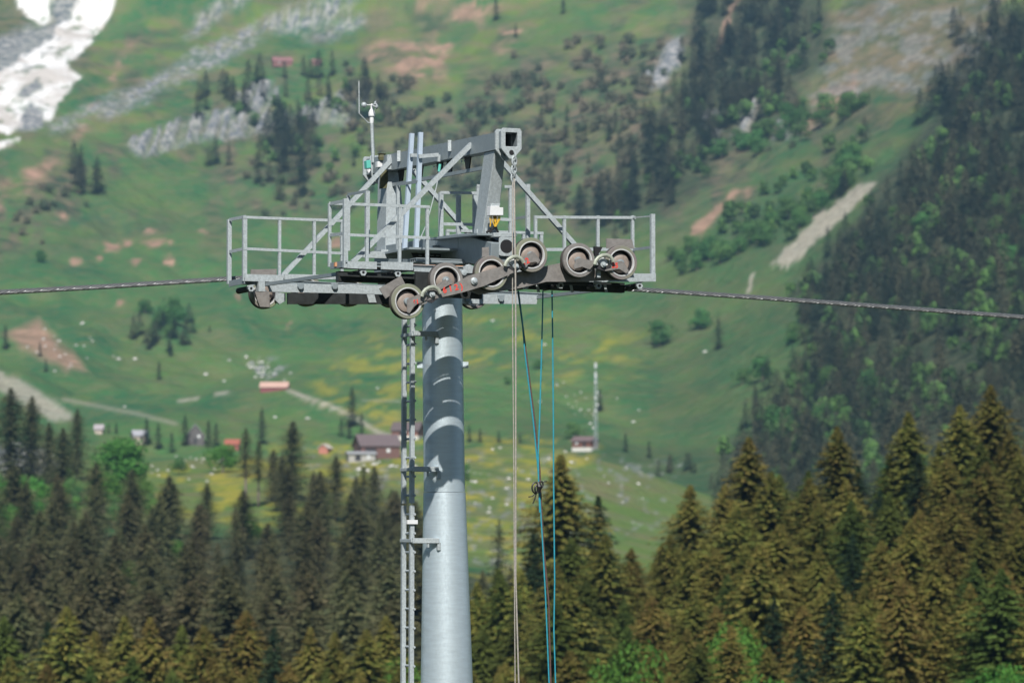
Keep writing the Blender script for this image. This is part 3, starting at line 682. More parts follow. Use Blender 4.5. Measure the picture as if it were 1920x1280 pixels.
post2(828, 360, 470, .1, .06); post2(861, 366, 452, -.1, .06); post2(892, 361, 445, .1, .06)
rail((826, 361, .1), (894, 362, .1)); rail((832, 420, .1), (892, 421, .1), .045)
post2(897, 349, 440, -.5, .045); rail((894, 348, -.5), (905, 349, -.5), .04)
post2(958, 348, 438, .5, .045); post2(963, 348, 438, .55, .03); rail((946, 350, .5), (960, 350, .5), .04); rail((938, 411, .5), (958, 412, .5), .045)
post2(991, 345, 446, .9, .055); rail((966, 410, .4), (991, 406, .9), .04, 'galv_dk')
# junction box on the right leg with its yellow wires
mb = MB(); mb.plate([P(920, 386, 2.3), P(937, 386, 2.3), P(937, 389, 2.3), P(944, 389, 2.3), P(944, 404, 2.3), P(919, 404, 2.3)], N_, .14); jb = mb.build('junction_box', M['white'], tower, bevel=.006)
mb = MB(); mb.plate([P(919, 381, 2.24), P(938, 381, 2.24), P(937, 386, 2.24), P(920, 386, 2.24)], N_, .02); mb.build('box_bracket', M['galv'], jb)
for i, (x0, x1, x2) in enumerate(((919, 920, 919), (922, 925, 928), (926, 929, 929), (930, 929, 930), (934, 932, 929), (937, 933, 929))):
    mb = MB(); mb.tube([P(x0, 404, 2.24), P(x0, 411, 2.24), P(x1, 418, 2.24), P(x2, 425, 2.24)], .010, 6); mb.build('wire', M['cable_y'], jb)
for x0, x1 in ((925, 918), (929, 934), (927, 912)):
    mb = MB(); mb.tube([P(x0 + 1, 404, 2.2), P(929, 424, 2.2), P(x1, 436, 2.2)], .018, 6); mb.build('cable', M['cable_b'], jb)
# left end devices
mb = MB(); mb.plate([P(687, 301, -2.5), P(695, 300, -2.5), P(696, 315, -2.5), P(688, 316, -2.5)], N_, .12); mb.build('sensor_box', M['teal_box'], tower, bevel=.006)
mb = MB(); mb.plate([P(708, 303, -2.2), P(721, 302, -2.2), P(721, 313, -2.2), P(708, 314, -2.2)], N_, .1); mb.build('control_box', M['white'], tower, bevel=.006)
mb = MB(); a = P(716, 301, -2.2); mb.lathe(a, upv, [(.001, 0), (.05, 0), (.06, .05), (.05, .09), (.07, .10), (.001, .115)], 12); mb.build('sensor_head', M['olive'], tower)
mb = MB(); mb.plate([P(715, 318, -2.0), P(727, 316, -2.0), P(728, 352, -2.0), P(713, 354, -2.0)], N_, .05); mb.build('cloth_cover', M['olive'], tower)
mb = MB(); mb.tube([P(689, 318, -2.5), P(691, 324, -2.5), P(694, 318, -2.5)], .02, 8); mb.build('connector', M['white'], tower)
# ---- anemometer
mb = MB(); mb.tube([P(700, 305, -2.6), P(697, 229, -2.6)], .028, 12); an = mb.build('anemometer_mast', M['galv'], tower, True)
mb = MB(); mb.lathe(P(697, 229, -2.6), upv, [(.001, -.02), (.028, -.02), (.034, .03), (.03, .07), (.05, .09), (.052, .14), (.036, .18), (.02, .20), (.017, .28), (.001, .285)], 16); mb.build('anemometer_head', M['white'], an, True)
mb = MB(); hb = P(697, 197, -2.6); cups = [P(682.5, 197, -2.6), P(706, 194.5, -2.85), P(704, 200, -2.3)]
for c in cups: mb.tube([hb, c], .008, 6)
mb.build('cup_arm', M['white'], an)
for c in cups:
    mb = MB(); d = (c - hb).cross(upv).normalized()
    prof = [(.044 * math.sin(t * math.pi / 16), -.044 * math.cos(t * math.pi / 16)) for t in range(0, 9)] + [(.038 * math.sin(t * math.pi / 16), -.036 * math.cos(t * math.pi / 16)) for t in range(8, -1, -1)]
    mb.lathe(c, d, prof, 16); mb.build('cup', M['galv'], an, True)
mb = MB(); mb.tube([P(696, 231, -2.6), P(690, 230, -2.6), P(673.5, 213, -2.6), P(673, 152, -2.6)], .009, 6); mb.build('whip_rod', M['galv'], an)

# ---- sheaves (rope wheels)
def sheave(px, py, s, r=.243, hide=False, v=0):
    c = P(px, py, s); mb = MB()
    # tyre with rope groove and rubber side wall
    mb.lathe(c, N_, [(r * .80, .0), (r * .80, .010), (r * .965, .010), (r, -.004), (r, -.022), ], 48); mb.lathe(c, N_, [(r, -.022), (r * .93, -.040), (r * .93, -.070), (r, -.088), (r, -.106), (r * .96, -.115), (r * .78, -.115)], 48, 1)
    o = mb.build('sheave', [M['tyre' if v == 0 else 'plate'], M['tyre_side']], tower, True)
    mb = MB(); mb.lathe(c, N_, [(r * .785, .012), (r * .80, .016), (r * .80, .0), (r * .785, .0)], 48)
    mb.lathe(c, N_, [(r * .80, .011), (r * .78, .016), (r * .735, .016), (r * .72, .010), (r * .72, -.045)], 48); mb.build('rim', M['rim'], o, True)
    mb = MB(); mb.lathe(c, N_, [(r * .722, -.02), (r * .71, -.085), (r * .50, -.085)], 40); mb.build('rim_recess', M['hub_dk'], o)  # near-black ring puts the rim lip's shade into the recess colour
    mb = MB(); mb.lathe(c, N_, [(r * .55, -.086), (r * .58, -.060), (r * .54, -.052), (.07, -.042), (.001, -.042)], 40); mb.build('hub_disc', M['hub'], o, True)
    mb = MB(); mb.lathe(c, N_, [(.052, -.042), (.052, -.012), (.044, .0), (.026, .004), (.001, .004)], 24); mb.build('hub_cap', M['galv_dk'], o, True)
    mb = MB(); mb.lathe(c, N_, [(.02, .0), (.02, .028), (.014, .032), (.001, .032)], 8); mb.build('axle_nut', M['galv'], o)
    return c
SN = 2.84
near = [(765, 565), (837.5, 525), (921.5, 512), (996.5, 478), (1085.5, 488), (1165, 492.5)]
for i, (x, y) in enumerate(near): sheave(x, y, SN, .245, v=1 if i in (1, 4) else 0)
for x, y in ((497, 550), (577, 545.5), (656, 546), (735, 548), (812, 549), (889, 551)): sheave(x, y, -SN + .1, .235)
def pl(name, pts, s, t=.014, m='plate', bevel=0): 
    mb = MB(); mb.plate([P(x, y, s) for x, y in pts], N_, t); return mb.build(name, M[m], tower, bevel=bevel)
# big rocker plate and small axle plates
big = pl('rocker_plate', [(799, 563), (830, 545), (878, 517), (948, 497), (951, 502), (962, 508), (963, 511), (943, 520), (908, 536), (868, 548), (820, 559), (800, 563)], SN + .045)
pl('rocker_plate', [(800, 546), (836, 523), (845, 523), (850, 530), (822, 545), (806, 552)], SN + .025)
ap1 = pl('axle_plate', [(763.5, 561), (768, 559), (790, 550), (800, 555), (800, 561), (792, 567), (783, 569), (775, 576), (768, 587), (763.5, 585)], SN + .05)
pl('axle_plate', [(792, 569), (801, 565), (801, 568), (790, 572)], SN + .05)
ap4 = pl('axle_plate', [(972, 489), (998, 471.5), (1003, 474), (1013, 488), (1009, 494), (1005, 490.5), (995, 492), (984, 503), (979, 499)], SN + .05)
pl('axle_plate', [(1082, 485), (1090, 483.5), (1096, 486), (1114, 489), (1113, 497), (1106, 505), (1091, 500), (1077, 504), (1076, 497)], SN + .05)
ap6 = pl('axle_plate', [(1146, 492), (1165, 489), (1170, 492), (1179, 508), (1174, 512), (1161, 504), (1150, 506), (1135, 508), (1135, 506), (1146, 502)], SN + .05)
pb = P(888.5, 527, SN + .05); mb = MB(); mb.lathe(pb, N_, [(.05, -.01), (.05, .02), (.03, .028), (.028, .04), (.001, .045)], 16); mb.build('pivot_bolt', M['galv'], tower, True)
pb = P(869, 511, SN - .1); mb = MB(); mb.lathe(pb, N_, [(.04, 0), (.04, .03), (.001, .035)], 16); mb.build('pivot_bolt', M['galv'], tower, True)
for c, pv in (((808, 548), (811, 552)), ((964, 491), (968, 499)), ((1132, 488), (1132, 496))):
    cx, cy = c
    pts = [(-17, 9), (-15, 2), (-10, -4), (-3, -8), (5, -9), (12, -6), (16, -1), (18, 3)]
    mb = MB(); mb.tube([P(cx + a, cy + b - 1, SN + .10) for a, b in pts], .028, 10); h = mb.build('rope_catcher', M['handle'], tower, True)
    mb = MB(); mb.plate([P(cx - 12, cy - 8, SN + .02), P(cx - 5, cy - 9, SN + .02), P(cx + 6, cy, SN + .02), P(cx + 8, cy + 8, SN + .02), P(cx, cy + 12, SN + .02), P(cx - 8, cy + 4, SN + .02)], N_, .05); mb.build('catcher_bracket', M['white'], h)
    mb = MB(); mb.lathe(P(pv[0], pv[1], SN + .07), N_, [(.045, -.03), (.042, .0), (.024, .0), (.022, .025), (.001, .03)], 12); mb.build('catcher_bolt', M['galv'], h, True)
    mb = MB(); mb.plate([P(cx - 20, cy + 10, SN + .04), P(cx - 8, cy + 8, SN + .04), P(cx + 4, cy + 14, SN + .04), P(cx + 12, cy + 7, SN + .04), P(cx + 15, cy + 10, SN + .04), P(cx + 2, cy + 20, SN + .04), P(cx - 18, cy + 14, SN + .04)], N_, .03); mb.build('catcher_foot', M['hub_dk'], h)
pl('main_rocker', [(885, 524), (962, 512), (1060, 491), (1100, 496), (1172, 508), (1172, 524), (1090, 528), (1025, 528), (975, 540), (900, 552), (880, 545)], SN - .16, .05)
pl('splash_plate', [(711, 541), (752, 517), (760, 533), (723, 560)], SN - .12)
pl('splash_plate', [(1137, 447), (1185, 448.5), (1189, 466), (1137, 466)], SN - .13)
pl('splash_plate', [(904, 464), (917, 463), (917, 480), (904, 482)], SN - .2)
mb = MB(); mb.plate([P(1115, 462, SN), P(1130, 463, SN), P(1126, 471, SN), P(1120, 480, SN), P(1116, 480, SN)], N_, .06); mb.build('limit_switch', M['cable_b'], tower)
mb = MB(); mb.plate([P(1118, 482, SN - .05), P(1124, 476, SN - .05), P(1128, 486, SN - .05), P(1126, 520, SN - .05), P(1120, 520, SN - .05)], N_, .06); mb.build('switch_bracket', M['galv'], tower)
# far side rockers
pl('main_rocker', [(540, 549), (700, 550), (790, 556), (790, 570), (700, 570), (540, 570)], -SN + .18, .05, 'dark')
pl('splash_plate', [(470, 505), (519, 504), (519, 517), (470, 517)], -SN + .12)
pl('axle_plate', [(478, 546), (505, 546), (506, 576), (488, 576), (482, 560)], -SN + .18)
pl('axle_plate', [(518, 548), (535, 550), (535, 564), (524, 570), (516, 562)], -SN + .18, .05, 'galv')
pl('splash_plate', [(688, 552), (702, 552), (706, 567), (692, 567)], -SN + .24, .02, 'galv')
# stencilled numbers
def text(s_, px, py, s, size, rot, parent):
    cu = bpy.data.curves.new('tmp', 'FONT'); cu.body = s_; cu.size = size; cu.align_x = 'CENTER'; cu.align_y = 'CENTER'; cu.extrude = .001; cu.offset = .003
    to = bpy.data.objects.new('tmp', cu); COL.objects.link(to)
    dg = bpy.context.evaluated_depsgraph_get(); me = bpy.data.meshes.new_from_object(to.evaluated_get(dg))
    bpy.data.objects.remove(to)
    c = P(px, py, s) - origin(parent)
    m = Matrix.Translation(c) @ Matrix((U.to_4d(), upv.to_4d(), N_.to_4d(), (0, 0, 0, 1))).transposed()
    mm = Matrix.Identity(4)
    for i in range(3): mm[i][0] = U[i]; mm[i][1] = upv[i]; mm[i][2] = N_[i]; mm[i][3] = c[i]
    me.transform(mm @ Matrix.Rotation(R(rot), 4, 'Z')); me.materials.clear(); me.materials.append(M['red'])
    o = bpy.data.objects.new('stencilled_number', me); COL.objects.link(o); o.parent = parent; WL[o.name] = origin(parent)
text('6 1 2 )', 849, 540.5, SN + .048, .115, 14, big)
text('61', 780, 566, SN + .053, .085, 8, ap1)
text('2', 989, 489, SN + .053, .11, 22, ap4); text('1', 983, 493, SN + .053, .08, 22, ap4)
text('35', 1153, 498, SN + .053, .10, 0, ap6)

# ---- haul rope
def stranded(name, pts, r, label, strands=6, lay=.42, m='rope'):
    # twisted strands as one lobed surface
    pts = [Vector(p) for p in pts]; L = [0]
    for a, b in zip(pts, pts[1:]): L.append(L[-1] + (b - a).length)
    step = lay / 14; nn = int(L[-1] / step); n = strands * 4; vs = []; fs = []
    j = 0
    for i in range(nn + 1):
        d = min(i * step, L[-1] - 1e-6)
        while j < len(L) - 2 and L[j + 1] < d: j += 1
        t = (d - L[j]) / (L[j + 1] - L[j]); p = pts[j].lerp(pts[j + 1], t)
        dr = (pts[j + 1] - pts[j]).normalized(); a = dr.cross(upv).normalized(); b = a.cross(dr)
        tw = 2 * math.pi * d / lay
        for k in range(n):
            th = 2 * math.pi * k / n; rr = r * (.76 + .24 * abs(math.cos((th) * strands / 2)))
            vs.append(p + (a * math.cos(th + tw) + b * math.sin(th + tw)) * rr)
    for i in range(nn):
        for k in range(n):
            k2 = (k + 1) % n; fs.append((i*n + k, i*n + k2, (i+1)*n + k2, (i+1)*n + k))
    mb = MB(); mb.add(vs, fs); o = mb.build(name, M[m], None, False, loc=pts[0]); 
    return tag(o, label, 'cable')
rp = [(-330, 563), (0, 548), (200, 537), (430, 522.5), (497, 519.5), (577, 519), (656, 520), (735, 521), (812, 523), (889, 526), (960, 529.5), (1200, 543), (1440, 559), (1680, 576.5), (1920, 594.5), (2300, 625)]
stranded('haul_rope', [P(x, y, -SN + .045) for x, y in rp], .040, 'thick twisted steel haul rope running across the whole view over the far wheels', 6, .5)

# ---- hanging ropes
def rope(name, pts, r, m, label, cat='rope', grp=None):
    mb = MB(); q = [P(*p) for p in pts]; mb.tube(q, r, 8); o = mb.build(name, M[m], None, True, loc=q[-1]); return tag(o, label, cat, grp)
sh = MB(); 
def chain(name, pts, label):
    t = empty(name, P(*pts[0]), label, 'shackle chain'); n = 7
    a = P(*pts[0]); b = P(*pts[-1])
    for i in range(n):
        c = a.lerp(b, (i + .5) / n); mb = MB(); ax = U if i % 2 else N_
        ring = [c + (ax * math.cos(q) * .032 + upv * math.sin(q) * .065) for q in [k * math.pi / 6 for k in range(13)]]
        mb.tube(ring, .014, 6, cap=False); mb.build('link', M['galv'], t, True)
    return t
chain('shackle_chain', [(965, 290, 2.68), (962, 345, 2.6)], 'steel shackle chain hanging from the eye at the near end of the lifting beam')
rope('pull_rope', [(961, 340, 2.62), (961, 600, 2.9), (963, 820, 2.9), (964.5, 1080, 2.9), (966, 1290, 2.9), (966, 1500, 2.9)], .008, 'beige_rope', 'thinner left strand of the twin beige ropes hanging from the lifting beam', grp='ropes hanging from the tower head')
rope('pull_rope', [(964, 335, 2.66), (966.5, 520, 2.99), (967, 600, 3.0), (967, 820, 3.0), (967, 1080, 3.0), (973, 1290, 3.0), (975, 1500, 3.0)], .0115, 'beige_rope', 'thicker right strand of the twin beige ropes hanging from the lifting beam', grp='ropes hanging from the tower head')
K = (1009, 914)
rope('teal_rope', [(972, 545, 1.9), (979, 600, 1.9), (984, 660, 1.9), (1000, 790, 1.9), (1008, 870, 1.9), (1011, 914, 1.9), (1017, 1010, 1.9), (1023, 1120, 1.9), (1030, 1290, 1.9), (1036, 1500, 1.9)], .0105, 'teal_rope', 'leftmost turquoise rope, slanting down to the knot', grp='turquoise ropes hanging under the catwalk')
rope('dark_rope', [(971, 545, 1.86), (980, 610, 1.86), (990, 690, 1.86), (1004, 800, 1.86), (1012, 880, 1.86), (1014, 930, 1.86), (1019, 1020, 1.86), (1029, 1130, 1.86), (1033, 1290, 1.86), (1040, 1500, 1.86)], .012, 'brown_rope', 'dark brown rope running beside the slanting turquoise rope', grp='ropes hanging from the tower head')
rope('teal_rope', [(1018, 545, 1.9), (1016, 640, 1.9), (1012, 780, 1.9), (1009, 850, 1.92), (1010, 905, 1.93), (1012, 960, 1.93)], .010, 'teal_rope', 'middle turquoise rope that ends in the knot', grp='turquoise ropes hanging under the catwalk')
rope('teal_rope', [(1035, 545, 1.9), (1036.5, 660, 1.9), (1037.5, 780, 1.9), (1038, 900, 1.9), (1040, 1090, 1.9), (1038.5, 1180, 1.9), (1042, 1290, 1.9), (1042, 1500, 1.9)], .0105, 'teal_rope', 'rightmost turquoise rope hanging straight down clear of the knot', grp='turquoise ropes hanging under the catwalk')
mb = MB()
def loop(cx, cy, rx, ry, a0, a1, s): return [P(cx + rx * math.cos(t), cy - ry * math.sin(t), s) for t in [a0 + (a1 - a0) * k / 12 for k in range(13)]]
mb.tube(loop(1004, 914, 6.5, 10, .3, 5.2, 1.97), .012, 6); mb.tube(loop(1007, 916, 4, 7, 1, 6.5, 1.99), .014, 6); mb.tube(loop(1014, 908, 4, 6, -1, 3.6, 1.97), .012, 6)
mb.tube([P(1009, 903, 1.98), P(1012, 912, 2.0), P(1009, 924, 1.98)], [.02, .045, .02], 8)
mb.tube([P(1018, 905, 1.96), P(1021, 902, 1.96), P(1025, 902, 1.96)], .008, 6)
mb.tube([P(1007, 922, 1.96), P(998, 930, 1.96), P(991, 931, 1.96)], .009, 6); mb.tube([P(1006, 923, 1.96), P(1003, 934, 1.96), P(999, 944, 1.96)], .009, 6)
kn = mb.build('rope_knot', M['cable_b'], None, True, loc=P(1009, 914, 1.97)); tag(kn, 'bundled black knot with loose loops tying the slanting ropes together', 'knot')
# ------------------------------------------------------------------ haze (thin even air round camera and valley)
def haze(density):
    mb = MB(); x0, x1, y0, y1, z0, z1 = -1560, 1560, -950, 4350, -45, 1150
    mb.hexa([(x0, y0, z0), (x1, y0, z0), (x1, y1, z0), (x0, y1, z0), (x0, y0, z1), (x1, y0, z1), (x1, y1, z1), (x0, y1, z1)])
    m = bpy.data.materials.new('haze_air'); m.use_nodes = True; nn = m.node_tree.nodes; nn.clear()
    out = nn.new('ShaderNodeOutputMaterial'); v = nn.new('ShaderNodeVolumePrincipled')
    v.inputs['Color'].default_value = (.38, .70, 1.0, 1); v.inputs['Density'].default_value = density; v.inputs['Anisotropy'].default_value = 0.2
    m.node_tree.links.new(v.outputs[0], out.inputs['Volume'])
    o = mb.build('haze', m); tag(o, kind='stuff')
haze(HAZE)
# ------------------------------------------------------------------ foliage materials
def leafmat(name, c_in, c_out, tipc=None, rnd=.22, hue=.03, trans=0.0):
    m = bpy.data.materials.new(name); m.use_nodes = True; n = m.node_tree.nodes; l = m.node_tree.links; b = n['Principled BSDF']
    b.inputs['Roughness'].default_value = .75; b.inputs['Specular IOR Level'].default_value = .2
    at = n.new('ShaderNodeAttribute'); at.attribute_name = 'tip'
    g = n.new('ShaderNodeTexCoord'); t = n.new('ShaderNodeTexNoise'); t.inputs['Scale'].default_value = .9; t.inputs['Detail'].default_value = 4; l.new(g.outputs['Object'], t.inputs[0])
    oi = n.new('ShaderNodeObjectInfo')
    r = n.new('ShaderNodeValToRGB'); r.color_ramp.elements[0].position = .40; r.color_ramp.elements[1].position = .60
    r.color_ramp.elements[0].color = (*c_in, 1); r.color_ramp.elements[1].color = (*c_out, 1); l.new(t.outputs[0], r.inputs[0])
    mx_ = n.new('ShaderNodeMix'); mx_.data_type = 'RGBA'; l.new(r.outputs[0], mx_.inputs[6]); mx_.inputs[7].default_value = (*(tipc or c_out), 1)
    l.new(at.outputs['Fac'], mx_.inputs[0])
    hs = n.new('ShaderNodeHueSaturation'); l.new(mx_.outputs[2], hs.inputs['Color'])
    a = n.new('ShaderNodeMapRange'); a.inputs['To Min'].default_value = 1 - rnd; a.inputs['To Max'].default_value = 1 + rnd; l.new(oi.outputs['Random'], a.inputs[0]); l.new(a.outputs[0], hs.inputs['Value'])
    mu = n.new('ShaderNodeMath'); mu.operation = 'MULTIPLY'; mu.inputs[1].default_value = 7.31; l.new(oi.outputs['Random'], mu.inputs[0])
    fr = n.new('ShaderNodeMath'); fr.operation = 'FRACT'; l.new(mu.outputs[0], fr.inputs[0])
    h = n.new('ShaderNodeMapRange'); h.inputs['To Min'].default_value = .5 - hue; h.inputs['To Max'].default_value = .5 + hue; l.new(fr.outputs[0], h.inputs[0]); l.new(h.outputs[0], hs.inputs['Hue'])
    l.new(hs.outputs[0], b.inputs['Base Color'])
    return m
L = {}
L['near'] = leafmat('spruce_needles_near', (.058, .078, .018), (.175, .19, .042), (.26, .185, .05), .28, .03)
L['neargreen'] = leafmat('spruce_needles_green', (.038, .066, .016), (.10, .14, .03), (.15, .18, .038), .25, .02)
L['dark'] = leafmat('fir_needles_dark', (.012, .028, .014), (.030, .055, .025), (.03, .07, .03), .2, .02)
L['mid'] = leafmat('spruce_needles_mid', (.060, .074, .034), (.138, .142, .062), (.20, .165, .08), .25, .03)
L['far'] = leafmat('spruce_needles_far', (.020, .036, .024), (.048, .062, .038), (.12, .11, .07), .25, .03)
L['leaf'] = leafmat('broadleaf_bright', (.020, .075, .012), (.05, .13, .018), (.07, .17, .025), .25, .02)
L['leafmid'] = leafmat('broadleaf_knoll', (.035, .12, .02), (.07, .19, .03), (.09, .22, .04), .2, .02)
L['leaffar'] = leafmat('broadleaf_far', (.035, .10, .03), (.065, .15, .04), (.08, .18, .05), .25, .02)
L['bark'] = mat('bark', (.20, .16, .14), .9, 0, .4, 3, stretch=(1, 1, .3))
nrs = np.random.RandomState(11)
def fmesh(name, V, Fc, tip, m):
    me = bpy.data.meshes.new(name); V = np.asarray(V, np.float32); Fc = np.asarray(Fc, np.int32); k = Fc.shape[1]
    me.vertices.add(len(V)); me.vertices.foreach_set('co', V.ravel()); me.loops.add(Fc.size); me.loops.foreach_set('vertex_index', Fc.ravel())
    me.polygons.add(len(Fc)); me.polygons.foreach_set('loop_start', np.arange(0, Fc.size, k, dtype=np.int32)); me.polygons.foreach_set('loop_total', np.full(len(Fc), k, dtype=np.int32))
    me.update(); a = me.attributes.new('tip', 'FLOAT', 'POINT'); a.data.foreach_set('value', np.asarray(tip, np.float32)); me.materials.append(m); return me
def spruce_geo(h, r, nb, seg, seed, droop=.35, low=.06, tipf=.5, fat=1.0, brk=0.0, ex=.66):
    """branches as chains of drooping sprays; each spray is a few narrow triangles"""
    rs = np.random.RandomState(seed); V = []; T = []; Fc = []
    wob = rs.rand(6) * 6.28
    for i in range(nb):
        t = low + (1 - low) * ((i + rs.rand()) / nb) ** .92
        if brk and rs.rand() < brk: continue
        az = i * 2.399 + rs.rand() * .8
        R_ = r * ((1 - t) ** ex) * min(1, (1 - t) / .16) ** .55 * (1 + .16 * math.sin(az * 2 + wob[0]) + .12 * math.sin(t * 21 + wob[1])) * (.52 + .62 * rs.rand()) + .10
        if t < low + .1: R_ *= .75
        z0 = h * t; d = np.array([math.cos(az), math.sin(az), 0.]); sd = np.array([-d[1], d[0], 0.])
        dr = droop * (1 - t * .8) * (.3 + 1.4 * rs.rand()) - (.5 if t > .93 else 0)
        for k in range(seg):
            q = (k + .6 + .5 * rs.rand()) / seg; q = min(q, 1.05)
            c = d * R_ * q + np.array([0, 0, z0 - dr * R_ * q + .28 * dr * R_ * q * q])
            L_ = (R_ / seg * 1.1 + .16) * fat; wd = (.12 + .18 * rs.rand()) * fat * min(1, R_ / 1.5 + .35) * (1.15 - .45 * q)
            for s_ in (-1, 0, 1):
                di = d * (1 if s_ == 0 else .55) + sd * s_ * (.9) + np.array([0, 0, -.75 + 1.0 * rs.rand()]) + rs.randn(3) * .18; di /= np.linalg.norm(di)
                sp = np.cross(di, [0, 0, 1.]) ; sp /= (np.linalg.norm(sp) + 1e-6); sp = sp + np.array([0, 0, rs.rand() * 1.2 - .6])
                e = c + di * L_ * (1.0 if s_ == 0 else .85 * (1.1 - .5 * q)); b = len(V)
                V += [c - sp * wd * .5, c + sp * wd * .5, e + np.array([0, 0, -.05])]
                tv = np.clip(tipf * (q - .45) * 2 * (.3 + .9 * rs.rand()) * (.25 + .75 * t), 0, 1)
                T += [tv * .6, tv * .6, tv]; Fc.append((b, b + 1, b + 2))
    return np.array(V), np.array(Fc), np.array(T)
def trunk_mesh(name, h, r, m, lean=0):
    mb = MB(); n = 6; mb.tube([(lean * i * i * .01, 0, -1.0 if i == 0 else h * i / n) for i in range(n + 1)], [r * (1 - .9 * i / n) for i in range(n + 1)], 7)
    me = bpy.data.meshes.new(name); me.from_pydata(mb.v, [], mb.f); me.materials.append(m); me.polygons.foreach_set('use_smooth', [True] * len(mb.f)); return me
def broad_geo(h, r, nl, size, seed, bot=.22, lob=9):
    rs = np.random.RandomState(seed); lobes = []
    for i in range(lob):
        a = rs.rand() * 6.28; e = rs.rand(); rad = r * (.25 + .5 * rs.rand()); lobes.append((np.array([math.cos(a) * rad, math.sin(a) * rad, h * (bot + .18 + (.80 - bot - .18) * e)]), r * (.42 + .25 * rs.rand())))
    lobes.append((np.array([0, 0, h * .72]), r * .62)); lobes.append((np.array([0, 0, h * .5]), r * .7))
    V = []; Fc = []; T = []
    for i in range(nl):
        c, lr = lobes[rs.randint(len(lobes))]; v = rs.randn(3); v /= np.linalg.norm(v)
        p = c + v * lr * (.72 + .33 * rs.rand()) * np.array([1, 1, .85])
        if p[2] < h * bot * .8: continue
        nrm = v + rs.randn(3) * .45; nrm /= np.linalg.norm(nrm); a = np.cross(nrm, rs.randn(3)); a /= np.linalg.norm(a); b_ = np.cross(nrm, a); s_ = size * (.6 + .8 * rs.rand()); b = len(V)
        V += [p - a * s_, p - b_ * s_ * .7, p + a * s_, p + b_ * s_ * .7]; Fc.append((b, b+1, b+2, b+3)); T += [rs.rand() * .8] * 4
    return np.array(V), np.array(Fc), np.array(T)
def limbs_mesh(name, h, r, seed, m):
    rs = random.Random(seed); mb = MB(); mb.tube([(0, 0, -.8), (0, 0, h * .35), (0.1, 0, h * .7)], [r, r * .75, r * .3], 8)
    for i in range(6):
        a = rs.random() * 6.28; z = h * (.25 + .3 * rs.random()); L_ = h * .3; mb.tube([(0, 0, z), (math.cos(a) * L_ * .5, math.sin(a) * L_ * .5, z + L_ * .5), (math.cos(a) * L_ * .8, math.sin(a) * L_ * .8, z + L_)], [r * .45, r * .3, r * .1], 6)
    me = bpy.data.meshes.new(name); me.from_pydata(mb.v, [], mb.f); me.materials.append(m); return me
# variants: unit trees 20 m tall
VAR = {}
def make_var(key, geo, lm, tm):
    VAR.setdefault(key, []).append((fmesh('crown', *geo, L[lm]), tm))
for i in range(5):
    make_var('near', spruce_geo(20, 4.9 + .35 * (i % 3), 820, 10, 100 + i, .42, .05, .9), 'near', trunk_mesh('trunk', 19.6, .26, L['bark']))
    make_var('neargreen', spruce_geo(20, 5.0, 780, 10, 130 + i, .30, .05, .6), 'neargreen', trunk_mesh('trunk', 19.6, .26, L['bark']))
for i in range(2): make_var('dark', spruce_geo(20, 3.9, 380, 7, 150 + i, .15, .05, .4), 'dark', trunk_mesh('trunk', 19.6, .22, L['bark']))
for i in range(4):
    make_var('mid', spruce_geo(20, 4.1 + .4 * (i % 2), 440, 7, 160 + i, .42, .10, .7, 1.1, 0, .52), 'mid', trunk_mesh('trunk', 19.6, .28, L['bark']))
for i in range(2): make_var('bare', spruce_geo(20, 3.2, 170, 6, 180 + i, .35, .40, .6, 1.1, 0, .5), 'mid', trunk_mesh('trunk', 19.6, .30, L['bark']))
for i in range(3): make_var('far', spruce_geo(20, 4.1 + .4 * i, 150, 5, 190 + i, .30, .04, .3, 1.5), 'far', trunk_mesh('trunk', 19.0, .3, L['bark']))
for i in range(3): make_var('leaf', broad_geo(14, 5.0 + .4 * i, 9000, .17, 200 + i), 'leaf', limbs_mesh('trunk', 14, .3, i, L['bark']))
for i in range(3): make_var('leaffar', broad_geo(14, 5.6 + .4 * i, 1600, .42, 210 + i, .10), 'leaffar', limbs_mesh('trunk', 14, .3, i + 5, L['bark']))
for i in range(2): make_var('leafmid', broad_geo(14, 5.4 + .4 * i, 4000, .30, 220 + i, .12), 'leafmid', limbs_mesh('trunk', 14, .3, i + 9, L['bark']))
KIND = {'leafmid': 'broadleaf_tree', 'leaf': 'broadleaf_tree', 'leaffar': 'broadleaf_tree', 'dark': 'fir_tree'}
counts = {}
def tree(key, loc, h, label, group, wide=1.0, rotz=None):
    base = 14 if key.startswith('leaf') else 20
    cr, tm = VAR[key][rng.randrange(len(VAR[key]))]
    nm = KIND.get(key, 'spruce_tree'); t = bpy.data.objects.new(nm, None); t.empty_display_size = 1; t.location = loc
    wide = wide * {'near': 1.42, 'neargreen': 1.42, 'dark': 1.3, 'mid': 1.22, 'bare': 1.1}.get(key, 1)
    s_ = h / base; t.scale = (s_ * wide, s_ * wide, s_); t.rotation_euler = (0, 0, rng.random() * 6.28 if rotz is None else rotz); COL.objects.link(t)
    tag(t, label, 'tree', group); counts[nm] = counts.get(nm, 0) + 1
    for nme, m_ in (('crown', cr), ('trunk', tm)):
        o = bpy.data.objects.new(nme, m_); COL.objects.link(o); o.parent = t
    return t
def place(px, y, tip_py, key, label, group, wide=1.0):
    """stand a tree on the ground at distance y so that its tip reaches tip_py"""
    x = (px - 960) / F * y; g = gz(x, y); zt = zpy(tip_py, y); h = max(5.0, zt - g)
    return tree(key, (x, y, g - .2), h, label, group, wide)
